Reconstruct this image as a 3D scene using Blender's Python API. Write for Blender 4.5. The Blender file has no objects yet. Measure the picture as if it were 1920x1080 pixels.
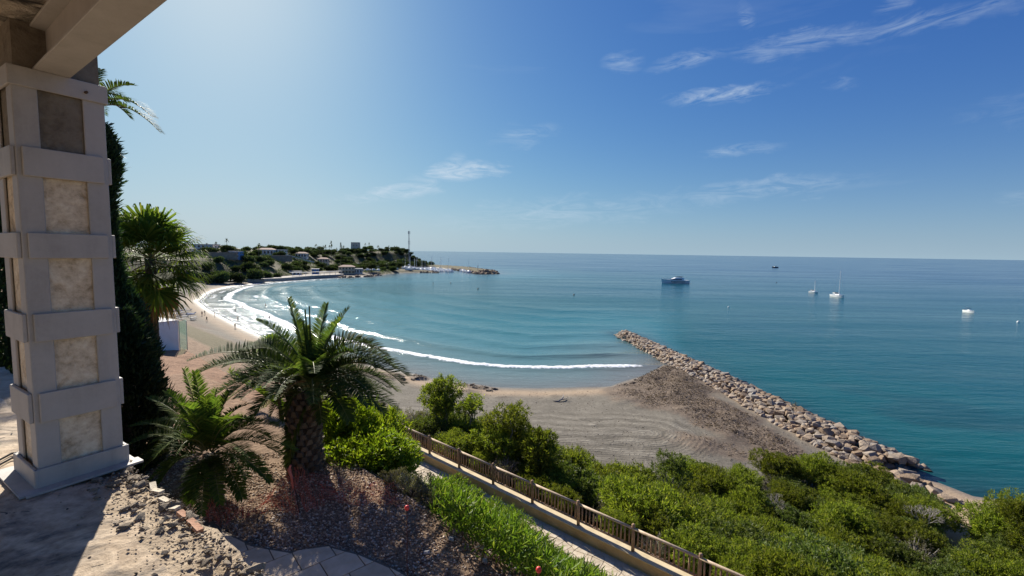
import bpy, bmesh, math, random
import numpy as np
from mathutils import Vector, Matrix, Quaternion

random.seed(11)
RNG = np.random.default_rng(7)
PI = math.pi
SC = bpy.context.scene
COL = SC.collection

# ------------------------------------------------------------------ camera
EYE = 24.0                      # eye height above the sea, metres
FPX = 840.0                     # focal length in pixels of the 1920 px wide photograph
PITCH = math.radians(4.56)
ROLL = math.radians(0.86)
_f = np.array([0, math.cos(PITCH), -math.sin(PITCH)])
_u0 = np.array([0, math.sin(PITCH), math.cos(PITCH)])
_r0 = np.array([1.0, 0, 0])
_u = _u0 * math.cos(ROLL) - _r0 * math.sin(ROLL)
_r = _r0 * math.cos(ROLL) + _u0 * math.sin(ROLL)
cam_data = bpy.data.cameras.new('camera')
cam = bpy.data.objects.new('camera', cam_data)
COL.objects.link(cam)
cam_data.sensor_width = 36.0
cam_data.lens = 36.0 * FPX / 1920.0
cam_data.clip_start = 0.05
cam_data.clip_end = 90000
cam.matrix_world = Matrix(((_r[0], _u[0], -_f[0], 0), (_r[1], _u[1], -_f[1], 0), (_r[2], _u[2], -_f[2], EYE), (0, 0, 0, 1)))
SC.camera = cam

# ------------------------------------------------------------------ sky, sun, exposure
SUN_AZ = math.radians(-33.0)    # measured from +Y towards +X
SUN_EL = math.radians(31.0)
EXPO = 0.9
world = bpy.data.worlds.new('World')
SC.world = world
world.use_nodes = True
wt = world.node_tree
wt.nodes.clear()
w_out = wt.nodes.new('ShaderNodeOutputWorld')
w_bg = wt.nodes.new('ShaderNodeBackground')
w_sky = wt.nodes.new('ShaderNodeTexSky')
w_sky.sky_type = 'NISHITA'
w_sky.sun_disc = False
w_sky.sun_elevation = SUN_EL
w_sky.sun_rotation = SUN_AZ
w_sky.altitude = 20
w_sky.air_density = 1.0
w_sky.dust_density = 0.8
w_sky.ozone_density = 3.0
w_bg.inputs['Strength'].default_value = 0.115
wt.links.new(w_bg.outputs[0], w_out.inputs[0])


def wn(tp, **kw):
    n = wt.nodes.new(tp)
    for k, v in kw.items():
        setattr(n, k, v)
    return n


def wmath(op, a, b=None, c=None):
    n = wn('ShaderNodeMath', operation=op)
    for i, v in enumerate((a, b, c)):
        if v is None:
            continue
        if isinstance(v, (int, float)):
            n.inputs[i].default_value = v
        else:
            wt.links.new(v, n.inputs[i])
    return n.outputs[0]


# thin cirrus: a layer of stretched noise on the dome plus the separate streaks in view
w_tc = wn('ShaderNodeTexCoord')
w_sep = wn('ShaderNodeSeparateXYZ')
wt.links.new(w_tc.outputs['Generated'], w_sep.inputs[0])
w_az = wmath('ARCTAN2', w_sep.outputs[0], w_sep.outputs[1])
w_el = wmath('ARCSINE', w_sep.outputs[2])
w_cmb = wn('ShaderNodeCombineXYZ')
wt.links.new(w_az, w_cmb.inputs[0])
wt.links.new(w_el, w_cmb.inputs[1])


def wnoise(sx, sy, rot, scale, detail, dist=0.0, rough=0.6):
    m = wn('ShaderNodeMapping')
    m.inputs['Rotation'].default_value = (0, 0, rot)
    m.inputs['Scale'].default_value = (sx, sy, 1)
    wt.links.new(w_cmb.outputs[0], m.inputs[0])
    n = wn('ShaderNodeTexNoise')
    n.inputs['Scale'].default_value = scale
    n.inputs['Detail'].default_value = detail
    n.inputs['Distortion'].default_value = dist
    n.inputs['Roughness'].default_value = rough
    wt.links.new(m.outputs[0], n.inputs['Vector'])
    return n.outputs['Fac']


def pix_dir(px, py):
    d = _f + (px - 960) / FPX * _r - (py - 540) / FPX * _u
    return d / np.linalg.norm(d)


def pix_azel(px, py):
    d = pix_dir(px, py)
    return math.atan2(d[0], d[1]), math.asin(d[2])


wisp = wnoise(1.0, 4.5, -0.2, 9.0, 8, 1.8, 0.64)
warp = wnoise(1.0, 1.6, 0.3, 9.0, 5, 0.8)
# (x0,y0)-(x1,y1) ends of a streak in the photograph, half thickness in px, strength
streaks = [(625, 378, 850, 346, 9, .8), (770, 332, 960, 312, 12, 1.0), (825, 338, 870, 292, 12, .7), (1250, 188, 1470, 162, 9, .6),
           (1375, 100, 1650, 50, 12, .5), (1560, 78, 1930, -5, 9, .42), (1640, 20, 1740, -22, 12, .4),
           (1130, 128, 1205, 108, 11, .38), (1215, 126, 1360, 104, 9, .38), (1385, 40, 1412, 18, 13, .4),
           (1310, 292, 1470, 270, 7, .4), (1400, 343, 1490, 339, 5, .4), (1240, 372, 1640, 332, 13, .4),
           (920, 262, 1050, 240, 14, .25), (820, 412, 1300, 378, 20, .35), (1540, 158, 1610, 154, 6, .25),
           (1780, 215, 2050, 190, 14, .12), (1860, 378, 1960, 372, 8, .2), (2000, 60, 2300, -30, 16, .4), (2050, 330, 2400, 300, 14, .3)]
total = None
for (x0, y0, x1, y1, hw, st) in streaks:
    a0, e0 = pix_azel(x0, y0)
    a1, e1 = pix_azel(x1, y1)
    ca, ce = (a0 + a1) / 2, (e0 + e1) / 2
    ln = math.hypot(a1 - a0, e1 - e0) / 2
    th = math.atan2(e1 - e0, a1 - a0)
    da = wmath('SUBTRACT', w_az, ca)
    de = wmath('SUBTRACT', w_el, ce)
    lx = wmath('ADD', wmath('MULTIPLY', da, math.cos(th) / (ln * 1.25)), wmath('MULTIPLY', de, math.sin(th) / (ln * 1.25)))
    hwr = hw / FPX * 1.7
    ly = wmath('ADD', wmath('MULTIPLY', da, -math.sin(th) / hwr), wmath('MULTIPLY', de, math.cos(th) / hwr))
    ly = wmath('ADD', ly, wmath('MULTIPLY', wmath('SUBTRACT', warp, 0.5), 2.4))
    r2 = wmath('ADD', wmath('MULTIPLY', lx, lx), wmath('MULTIPLY', ly, ly))
    g = wmath('MULTIPLY', wmath('POWER', wmath('MAXIMUM', wmath('SUBTRACT', 1.0, r2), 0.0), 1.5), st)
    total = g if total is None else wmath('MAXIMUM', total, g)
wc = wmath('MULTIPLY', total, wmath('MULTIPLY', wmath('MAXIMUM', wmath('SUBTRACT', wisp, 0.40), 0.0), 4.6))
thin = wmath('MULTIPLY', wmath('MAXIMUM', wmath('SUBTRACT', wnoise(0.5, 2.5, -0.2, 3.0, 5, 0.6), 0.58), 0.0), 0.55)
thin = wmath('MULTIPLY', thin, wmath('GREATER_THAN', w_sep.outputs[2], 0.0))
wc = wmath('MINIMUM', wmath('ADD', wmath('MULTIPLY', wc, 0.72), thin), 0.75)
# even grade of the whole sky: deeper blue, and the glow round the sun compressed as the camera did
SKY_K = 0.115
w_rgb = wn('ShaderNodeSeparateColor')
wt.links.new(w_sky.outputs[0], w_rgb.inputs[0])
w_out_rgb = wn('ShaderNodeCombineColor')
for i, (ga, gg, top) in enumerate(((0.36, 1.12, 0.95), (0.565, 1.0, 0.93), (0.83, 0.68, 0.98))):
    c = wmath('MULTIPLY', wmath('POWER', wmath('MULTIPLY', w_rgb.outputs[i], SKY_K), gg), ga)
    c = wmath('DIVIDE', c, wmath('POWER', wmath('ADD', 1.0, wmath('POWER', wmath('DIVIDE', c, top), 2.2)), 1 / 2.2))
    wt.links.new(wmath('MULTIPLY', c, 2 ** -EXPO / SKY_K), w_out_rgb.inputs[i])
w_mix = wn('ShaderNodeMix', data_type='RGBA')
wt.links.new(wc, w_mix.inputs[0])
# pale sea haze low over the whole horizon
w_hz = wn('ShaderNodeMix', data_type='RGBA')
wt.links.new(wmath('MULTIPLY', wmath('EXPONENT', wmath('MULTIPLY', wmath('MAXIMUM', w_el, 0.0), -1 / 0.085)), 0.78), w_hz.inputs[0])
wt.links.new(w_out_rgb.outputs[0], w_hz.inputs[6])
w_hz.inputs[7].default_value = tuple(v * 2 ** -EXPO / SKY_K for v in (0.42, 0.57, 0.66)) + (1,)
wt.links.new(w_hz.outputs[2], w_mix.inputs[6])
w_mix.inputs[7].default_value = tuple(v * 2 ** -EXPO / SKY_K for v in (0.62, 0.73, 0.84)) + (1,)
wt.links.new(w_mix.outputs[2], w_bg.inputs['Color'])

sun_d = bpy.data.lights.new('sun', 'SUN')
sun_d.energy = 4.7
sun_d.angle = math.radians(0.53)
sun_d.color = (1.0, 0.93, 0.82)
sun = bpy.data.objects.new('sun', sun_d)
COL.objects.link(sun)
SUN_DIR = Vector((math.sin(SUN_AZ) * math.cos(SUN_EL), math.cos(SUN_AZ) * math.cos(SUN_EL), math.sin(SUN_EL)))
sun.rotation_euler = SUN_DIR.to_track_quat('Z', 'Y').to_euler()
sun.location = (0, 0, 80)

vs = SC.view_settings
vs.view_transform = 'Standard'
vs.look = 'None'
vs.exposure = EXPO
vs.gamma = 1.0
vs.use_curve_mapping = False
SC.cycles.use_denoising = True
SC.cycles.max_bounces = 8
SC.cycles.transparent_max_bounces = 12
SC.cycles.caustics_reflective = False
SC.cycles.caustics_refractive = False
SC.cycles.sample_clamp_indirect = 6


# ------------------------------------------------------------------ pixel helpers (directions only)
def on_z(px, py, z):
    d = _f + (px - 960) / FPX * _r - (py - 540) / FPX * _u
    t = (z - EYE) / d[2]
    return Vector((d[0] * t, d[1] * t, z))


def at_y(px, py, Y):
    d = _f + (px - 960) / FPX * _r - (py - 540) / FPX * _u
    t = Y / d[1]
    return Vector((d[0] * t, Y, EYE + d[2] * t))


# ------------------------------------------------------------------ numpy noise
_perm = RNG.random((256, 256)).astype(np.float64)


def vnoise(x, y):
    x = np.asarray(x, float); y = np.asarray(y, float)
    xi = np.floor(x).astype(int); yi = np.floor(y).astype(int)
    fx = x - xi; fy = y - yi
    fx = fx * fx * (3 - 2 * fx); fy = fy * fy * (3 - 2 * fy)
    a = _perm[xi & 255, yi & 255]; b = _perm[(xi + 1) & 255, yi & 255]
    c = _perm[xi & 255, (yi + 1) & 255]; d = _perm[(xi + 1) & 255, (yi + 1) & 255]
    return (a * (1 - fx) + b * fx) * (1 - fy) + (c * (1 - fx) + d * fx) * fy


def fbm(x, y, o=4):
    s = 0; a = 0.5; t = 0
    for i in range(o):
        s = s + a * vnoise(x * 2 ** i + 17.3 * i, y * 2 ** i + 9.1 * i)
        t += a
        a *= 0.5
    return s / t


def sstep(a, b, x):
    t = np.clip((np.asarray(x, float) - a) / (b - a), 0, 1)
    return t * t * (3 - 2 * t)


# ------------------------------------------------------------------ object helpers
def tag(o, label=None, cat=None, group=None, kind=None):
    if label: o['label'] = label
    if cat: o['category'] = cat
    if group: o['group'] = group
    if kind: o['kind'] = kind
    return o


def link(name, mesh, parent=None):
    o = bpy.data.objects.new(name, mesh)
    COL.objects.link(o)
    if parent is not None:
        o.parent = parent
    return o


def thing(name, label, cat, loc=(0, 0, 0), rz=0.0, group=None):
    o = bpy.data.objects.new(name, None)
    o.empty_display_size = 0.2
    COL.objects.link(o)
    o.location = loc
    o.rotation_euler = (0, 0, rz)
    return tag(o, label, cat, group)


def copy_tree(o, parent=None):
    c = o.copy()
    COL.objects.link(c)
    c.parent = parent
    for ch in list(o.children):
        copy_tree(ch, c)
    return c


def remove_tree(o):
    for ch in list(o.children):
        remove_tree(ch)
    bpy.data.objects.remove(o)


def np_mesh(name, verts, quads=None, tris=None, mats=(), smooth=False, mi_q=None, mi_t=None):
    """mesh from numpy arrays; quads (n,4), tris (m,3)"""
    me = bpy.data.meshes.new(name)
    verts = np.asarray(verts, np.float32).reshape(-1, 3)
    nq = 0 if quads is None else len(quads)
    nt = 0 if tris is None else len(tris)
    me.vertices.add(len(verts))
    me.vertices.foreach_set('co', verts.ravel())
    me.loops.add(nq * 4 + nt * 3)
    me.polygons.add(nq + nt)
    li = []
    ls = []
    if nq:
        li.append(np.asarray(quads, np.int32).ravel()); ls.append(np.arange(nq) * 4)
    if nt:
        li.append(np.asarray(tris, np.int32).ravel()); ls.append(nq * 4 + np.arange(nt) * 3)
    me.loops.foreach_set('vertex_index', np.concatenate(li))
    me.polygons.foreach_set('loop_start', np.concatenate(ls).astype(np.int32))
    if smooth:
        me.polygons.foreach_set('use_smooth', np.ones(nq + nt, bool))
    for m in mats:
        me.materials.append(m)
    if mi_q is not None or mi_t is not None:
        mi = np.concatenate([np.zeros(nq, np.int32) if mi_q is None else np.asarray(mi_q, np.int32),
                             np.zeros(nt, np.int32) if mi_t is None else np.asarray(mi_t, np.int32)])
        me.polygons.foreach_set('material_index', mi)
    me.update(calc_edges=True)
    me.validate()
    return me


def add_attr(me, name, vals):
    at = me.attributes.new(name, 'FLOAT', 'POINT')
    at.data.foreach_set('value', np.asarray(vals, np.float32).ravel())


class MB:
    """collects primitive shapes; build() gives ONE mesh object"""
    def __init__(s):
        s.v = []; s.f = []; s.m = []

    def add(s, vs_, fs, mi=0):
        b = len(s.v)
        s.v += [tuple(p) for p in vs_]
        for f in fs:
            s.f.append(tuple(i + b for i in f)); s.m.append(mi)
        return s

    def box(s, c, size, rz=0.0, mi=0, taper=1.0, M=None):
        x, y, z = size[0] / 2, size[1] / 2, size[2] / 2
        P = [Vector((-x, -y, -z)), Vector((x, -y, -z)), Vector((x, y, -z)), Vector((-x, y, -z)),
             Vector((-x * taper, -y * taper, z)), Vector((x * taper, -y * taper, z)), Vector((x * taper, y * taper, z)), Vector((-x * taper, y * taper, z))]
        R = M if M is not None else Matrix.Rotation(rz, 3, 'Z')
        P = [R @ p + Vector(c) for p in P]
        return s.add(P, [(0, 3, 2, 1), (4, 5, 6, 7), (0, 1, 5, 4), (1, 2, 6, 5), (2, 3, 7, 6), (3, 0, 4, 7)], mi)

    def tube(s, pts, radii, n=6, mi=0, cap=True):
        pts = [Vector(p) for p in pts]
        if isinstance(radii, (int, float)):
            radii = [radii] * len(pts)
        rings = []
        for i, p in enumerate(pts):
            d = (pts[min(i + 1, len(pts) - 1)] - pts[max(i - 1, 0)]).normalized()
            a = d.orthogonal().normalized() if i == 0 else (pa - d * pa.dot(d)).normalized()
            pa = a
            b = d.cross(a)
            rings.append([p + (a * math.cos(2 * PI * k / n) + b * math.sin(2 * PI * k / n)) * radii[i] for k in range(n)])
        V = [q for r in rings for q in r]
        F = []
        for i in range(len(pts) - 1):
            for k in range(n):
                F.append((i * n + k, i * n + (k + 1) % n, (i + 1) * n + (k + 1) % n, (i + 1) * n + k))
        if cap:
            F.append(tuple(range(n - 1, -1, -1)))
            F.append(tuple((len(pts) - 1) * n + k for k in range(n)))
        return s.add(V, F, mi)

    def prism(s, poly, z0, z1, mi=0):
        n = len(poly)
        V = [(p[0], p[1], z0) for p in poly] + [(p[0], p[1], z1) for p in poly]
        F = [tuple(range(n - 1, -1, -1)), tuple(range(n, 2 * n))] + [(i, (i + 1) % n, n + (i + 1) % n, n + i) for i in range(n)]
        return s.add(V, F, mi)

    def mesh(s, name, mats, smooth=False):
        me = bpy.data.meshes.new(name)
        me.from_pydata(s.v, [], s.f)
        if not isinstance(mats, (list, tuple)):
            mats = [mats]
        for m in mats:
            me.materials.append(m)
        me.polygons.foreach_set('material_index', s.m)
        if smooth:
            me.polygons.foreach_set('use_smooth', [True] * len(s.f))
        me.update()
        return me

    def build(s, name, mats, parent=None, smooth=False):
        return link(name, s.mesh(name, mats, smooth), parent)


def bevel(o, w, seg=2):
    m = o.modifiers.new('bevel', 'BEVEL')
    m.width = w
    m.segments = seg
    m.limit_method = 'ANGLE'
    return o


# ------------------------------------------------------------------ materials
class NT:
    def __init__(s, name):
        s.mat = bpy.data.materials.new(name)
        s.mat.use_nodes = True
        s.t = s.mat.node_tree
        s.t.nodes.clear()
        s.out = s.n('ShaderNodeOutputMaterial')

    def n(s, tp, **kw):
        nd = s.t.nodes.new(tp)
        for k, v in kw.items():
            setattr(nd, k, v)
        return nd

    def l(s, a, b):
        s.t.links.new(a, b)

    def m(s, op, a, b=None, c=None, clamp=False):
        nd = s.n('ShaderNodeMath', operation=op)
        nd.use_clamp = clamp
        for i, v in enumerate((a, b, c)):
            if v is None: continue
            if isinstance(v, (int, float)): nd.inputs[i].default_value = v
            else: s.l(v, nd.inputs[i])
        return nd.outputs[0]

    def coord(s, kind='Object', scale=(1, 1, 1), rot=(0, 0, 0)):
        tc = s.n('ShaderNodeTexCoord')
        mp = s.n('ShaderNodeMapping')
        mp.inputs['Scale'].default_value = scale
        mp.inputs['Rotation'].default_value = rot
        s.l(tc.outputs[kind], mp.inputs[0])
        return mp.outputs[0]

    def pos(s, scale=(1, 1, 1), rot=(0, 0, 0)):
        g = s.n('ShaderNodeNewGeometry')
        mp = s.n('ShaderNodeMapping')
        mp.inputs['Scale'].default_value = scale
        mp.inputs['Rotation'].default_value = rot
        s.l(g.outputs['Position'], mp.inputs[0])
        return mp.outputs[0]

    def noise(s, vec, scale, detail=4, rough=0.55, dist=0.0):
        nd = s.n('ShaderNodeTexNoise')
        nd.inputs['Scale'].default_value = scale
        nd.inputs['Detail'].default_value = detail
        nd.inputs['Roughness'].default_value = rough
        nd.inputs['Distortion'].default_value = dist
        if vec is not None: s.l(vec, nd.inputs['Vector'])
        return nd.outputs['Fac']

    def vor(s, vec, scale, feat='F1', out='Distance'):
        nd = s.n('ShaderNodeTexVoronoi', feature=feat)
        nd.inputs['Scale'].default_value = scale
        if vec is not None: s.l(vec, nd.inputs['Vector'])
        return nd.outputs[out]

    def ramp(s, fac, stops):
        nd = s.n('ShaderNodeValToRGB')
        el = nd.color_ramp.elements
        while len(el) > 1: el.remove(el[0])
        el[0].position = stops[0][0]; el[0].color = (*stops[0][1], 1)
        for p, c in stops[1:]:
            e = el.new(p); e.color = (*c, 1)
        s.l(fac, nd.inputs[0])
        return nd.outputs[0]

    def mix(s, fac, a, b, mode='MIX'):
        nd = s.n('ShaderNodeMix', data_type='RGBA', blend_type=mode)
        for sk, v in ((0, fac), (6, a), (7, b)):
            if isinstance(v, (int, float)): nd.inputs[sk].default_value = v
            elif isinstance(v, tuple): nd.inputs[sk].default_value = (*v, 1)
            else: s.l(v, nd.inputs[sk])
        return nd.outputs[2]

    def attr(s, name):
        nd = s.n('ShaderNodeAttribute', attribute_name=name)
        return nd.outputs['Fac']

    def bump(s, h, strength=0.5, dist=0.02, prev=None):
        nd = s.n('ShaderNodeBump')
        nd.inputs['Strength'].default_value = strength
        nd.inputs['Distance'].default_value = dist
        s.l(h, nd.inputs['Height'])
        if prev is not None: s.l(prev, nd.inputs['Normal'])
        return nd.outputs[0]

    def bsdf(s, color, rough=0.7, normal=None, spec=0.4, metal=0.0):
        b = s.n('ShaderNodeBsdfPrincipled')
        if isinstance(color, tuple): b.inputs['Base Color'].default_value = (*color, 1)
        else: s.l(color, b.inputs['Base Color'])
        if isinstance(rough, (int, float)): b.inputs['Roughness'].default_value = rough
        else: s.l(rough, b.inputs['Roughness'])
        b.inputs['Specular IOR Level'].default_value = spec
        b.inputs['Metallic'].default_value = metal
        if normal is not None: s.l(normal, b.inputs['Normal'])
        return b

    def done(s, shader):
        s.l(shader.outputs[0] if hasattr(shader, 'outputs') else shader, s.out.inputs[0])
        return s.mat


def simple(name, c1, c2=None, scale=8.0, rough=0.7, bump=0.0, metal=0.0, spec=0.4, rnd=0.0, kind='Object', bscale=None):
    t = NT(name)
    co = t.coord(kind)
    c2 = c2 or tuple(min(1, x * 1.25) for x in c1)
    f = t.noise(co, scale, 5, 0.6)
    col = t.ramp(f, [(0.3, c1), (0.7, c2)])
    if rnd:
        oi = t.n('ShaderNodeObjectInfo')
        h = t.n('ShaderNodeHueSaturation')
        t.l(col, h.inputs['Color'])
        t.l(t.m('ADD', 1 - rnd, t.m('MULTIPLY', oi.outputs['Random'], 2 * rnd)), h.inputs['Value'])
        col = h.outputs[0]
    nrm = t.bump(t.noise(co, bscale or scale * 4, 5, 0.65), bump, 0.02) if bump else None
    return t.done(t.bsdf(col, rough, nrm, spec, metal))


def leaf_mat(name, c1, c2, trans=0.45, rough=0.45, c3=None, rnd=0.15, spec=0.4):
    """per-leaf colour variation, translucent"""
    t = NT(name)
    g = t.n('ShaderNodeNewGeometry')
    stops = [(0.0, c1), (0.75, c2)]
    if c3: stops.append((1.0, c3))
    col = t.ramp(g.outputs['Random Per Island'], stops)
    oi = t.n('ShaderNodeObjectInfo')
    h = t.n('ShaderNodeHueSaturation')
    t.l(col, h.inputs['Color'])
    t.l(t.m('ADD', 1 - rnd, t.m('MULTIPLY', oi.outputs['Random'], 2 * rnd)), h.inputs['Value'])
    t.l(t.m('ADD', 0.49, t.m('MULTIPLY', oi.outputs['Random'], 0.02)), h.inputs['Hue'])
    b = t.bsdf(h.outputs[0], rough, None, spec)
    tr = t.n('ShaderNodeBsdfTranslucent')
    tc = t.mix(1.0, h.outputs[0], (1.15, 1.2, 0.55), 'MULTIPLY')
    t.l(tc, tr.inputs['Color'])
    mx = t.n('ShaderNodeMixShader')
    mx.inputs[0].default_value = trans
    t.l(b.outputs[0], mx.inputs[1]); t.l(tr.outputs[0], mx.inputs[2])
    return t.done(mx)


M = {}
M['bark'] = simple('bark', (0.09, 0.065, 0.045), (0.19, 0.145, 0.1), 14, 0.9, 0.6)
M['grey_bark'] = simple('grey_bark', (0.2, 0.17, 0.14), (0.34, 0.3, 0.25), 14, 0.9, 0.4)
M['leaf_acacia'] = leaf_mat('leaf_acacia', (0.085, 0.115, 0.016), (0.165, 0.195, 0.026), 0.52, 0.6, (0.28, 0.28, 0.055), 0.34, 0.2)
M['leaf_dark'] = leaf_mat('leaf_dark', (0.065, 0.095, 0.022), (0.12, 0.155, 0.035), 0.42, 0.55, (0.18, 0.19, 0.06), 0.2, 0.25)
M['leaf_grey'] = leaf_mat('leaf_grey', (0.1, 0.1, 0.065), (0.18, 0.165, 0.1), 0.25, 0.7, (0.22, 0.19, 0.13))
M['leaf_bright'] = leaf_mat('leaf_bright', (0.11, 0.17, 0.012), (0.22, 0.3, 0.022), 0.55, 0.5, (0.36, 0.38, 0.05), 0.15, 0.3)
M['leaf_grass'] = leaf_mat('leaf_grass', (0.07, 0.13, 0.015), (0.16, 0.235, 0.028), 0.5, 0.5, (0.27, 0.3, 0.06), 0.15, 0.3)
M['leaf_palm'] = leaf_mat('leaf_palm', (0.045, 0.08, 0.022), (0.095, 0.135, 0.032), 0.42, 0.65, (0.17, 0.19, 0.05), 0.25, 0.08)
M['leaf_palm_young'] = leaf_mat('leaf_palm_young', (0.055, 0.1, 0.02), (0.12, 0.175, 0.03), 0.45, 0.65, (0.2, 0.23, 0.05), 0.25, 0.08)
M['leaf_dead'] = leaf_mat('leaf_dead', (0.2, 0.11, 0.045), (0.34, 0.2, 0.09), 0.3, 0.7)
M['leaf_fan'] = leaf_mat('leaf_fan', (0.06, 0.105, 0.02), (0.125, 0.175, 0.03), 0.45, 0.65, (0.24, 0.26, 0.07), 0.28, 0.06)
M['leaf_cypress'] = leaf_mat('leaf_cypress', (0.012, 0.03, 0.012), (0.03, 0.06, 0.02), 0.2, 0.6, (0.05, 0.085, 0.03))
M['leaf_head'] = leaf_mat('leaf_head', (0.03, 0.05, 0.022), (0.065, 0.09, 0.035), 0.3, 0.7, (0.1, 0.12, 0.05), 0.4, 0.15)
M['rachis'] = simple('rachis', (0.13, 0.14, 0.04), (0.25, 0.22, 0.08), 6, 0.5)
M['rachis_dead'] = simple('rachis_dead', (0.22, 0.13, 0.06), (0.36, 0.24, 0.12), 6, 0.7)
M['palm_trunk'] = simple('palm_trunk', (0.05, 0.035, 0.025), (0.1, 0.075, 0.05), 10, 0.95, 0.6)
M['palm_boot'] = simple('palm_boot', (0.08, 0.058, 0.04), (0.2, 0.155, 0.11), 9, 0.9, 0.5, rnd=0.3)
M['twig'] = simple('twig', (0.24, 0.21, 0.18), (0.42, 0.38, 0.33), 9, 0.9)

# ================================================================== terrain
FZ = 13.2                                  # top of the low wall that carries the railing
PATHZ = 12.78
F0 = on_z(805, 851, FZ)
F1 = on_z(1186, 1034, FZ)
T2 = (F1 - F0).to_2d(); BAY = T2.length / 5.0; T2.normalize()
N2 = Vector((-T2.y, T2.x))                 # towards the sea
SHORE = [(300, 5), (140, 25), (90, 35), (60, 40.5), (47, 43.5), (44.5, 50), (43, 62), (41.5, 75), (39, 90), (33, 97), (27, 88), (18, 79.6), (5, 77.8), (-3, 78),
         (-14, 82), (-23, 88), (-40, 99), (-63, 116), (-86, 139), (-106, 160), (-128, 184), (-141, 200), (-158, 230), (-170, 256), (-176, 280),
         (-176, 312), (-167, 353), (-150, 384), (-131, 403), (-127, 430), (-124, 474), (-104, 497), (-83, 498), (-92, 513), (-140, 555), (-162, 615), (-140, 650),
         (-112, 645), (-82, 596), (-54, 535), (-36, 482), (-17, 496), (-22, 552), (-70, 668), (-139, 747), (-150, 800), (-260, 950), (-900, 1000)]
LAND = SHORE + [(-900, -400), (300, -400)]
FOOT = [(-235, 235), (-202, 285), (-186, 318), (-180, 367), (-205, 470), (-214, 560), (-214, 640), (-178, 690), (-143, 743), (-152, 795), (-262, 945), (-900, 995), (-900, 200)]


def seg_dist(x, y, poly, closed=False):
    best = np.full(x.shape, 1e9)
    n = len(poly)
    for i in range(n if closed else n - 1):
        ax, ay = poly[i]; bx, by = poly[(i + 1) % n]
        dx, dy = bx - ax, by - ay
        t = np.clip(((x - ax) * dx + (y - ay) * dy) / (dx * dx + dy * dy), 0, 1)
        best = np.minimum(best, np.hypot(x - ax - t * dx, y - ay - t * dy))
    return best


def inside(x, y, poly):
    r = np.zeros(x.shape, bool)
    n = len(poly)
    for i in range(n):
        ax, ay = poly[i]; bx, by = poly[(i + 1) % n]
        if ay == by: continue
        c = ((ay > y) != (by > y)) & (x < (bx - ax) * (y - ay) / (by - ay) + ax)
        r ^= c
    return r


def shore_d(x, y):
    """signed distance to the water's edge, positive on land"""
    wob = 1.2 * (fbm(x * 0.06, y * 0.06, 3) - 0.5)
    return np.where(inside(x, y, LAND), 1, -1) * seg_dist(x, y, SHORE) + wob


def to_pix(x, y, z):
    dx, dy, dz = x, y, z - EYE
    zf = np.maximum(dx * _f[0] + dy * _f[1] + dz * _f[2], 1e-3)
    return 960 + FPX * (dx * _r[0] + dy * _r[1] + dz * _r[2]) / zf, 540 - FPX * (dx * _u[0] + dy * _u[1] + dz * _u[2]) / zf, (dy > 1)


def line_sa(x, y):
    return (x - F0.x) * N2.x + (y - F0.y) * N2.y, (x - F0.x) * T2.x + (y - F0.y) * T2.y


def weed_mask(x, y, d):
    px, py, ok = to_pix(x, y, np.full(np.shape(x), 1.2))
    def blob(cx, cy, rx, ry, th=0.0):
        u = (px - cx) * math.cos(th) + (py - cy) * math.sin(th)
        v = -(px - cx) * math.sin(th) + (py - cy) * math.cos(th)
        return 1 - sstep(0.35, 1.25, np.hypot(u / rx, v / ry) + 0.5 * (fbm(x * .25, y * .25, 3) - .5))
    m = np.maximum.reduce([blob(1240, 738, 130, 42, 0.22), blob(1340, 778, 150, 46, 0.45), blob(1225, 700, 50, 26, -0.3), blob(1440, 825, 95, 34, 0.3), blob(1290, 722, 70, 50, 0.5), 0.7 * blob(1380, 845, 190, 28, .1)])
    m = np.where(ok, m, 0) * sstep(0.2, 1.5, d)
    band = np.exp(-((d - 5.5) / 2.2) ** 2) * sstep(0.42, 0.58, fbm(x * 0.12 + 4, y * 0.12, 3)) * sstep(1170, 1100, px) * sstep(-200, -40, px - 700)
    band2 = np.exp(-((d - 1.6) / 1.3) ** 2) * sstep(960, 900, px) * sstep(600, 700, px) * sstep(0.35, 0.5, fbm(x * 0.2 + 40, y * 0.2, 3))
    left = np.exp(-((d - 13) / 6.0) ** 2) * sstep(0.5, 0.64, fbm(x * 0.07 + 14, y * 0.07, 4)) * sstep(560, 480, px) * 0.8
    return np.clip(m * (0.45 + 0.9 * fbm(x * 0.35, y * 0.35, 3)) + 0.75 * band + band2 + left, 0, 1)


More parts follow.
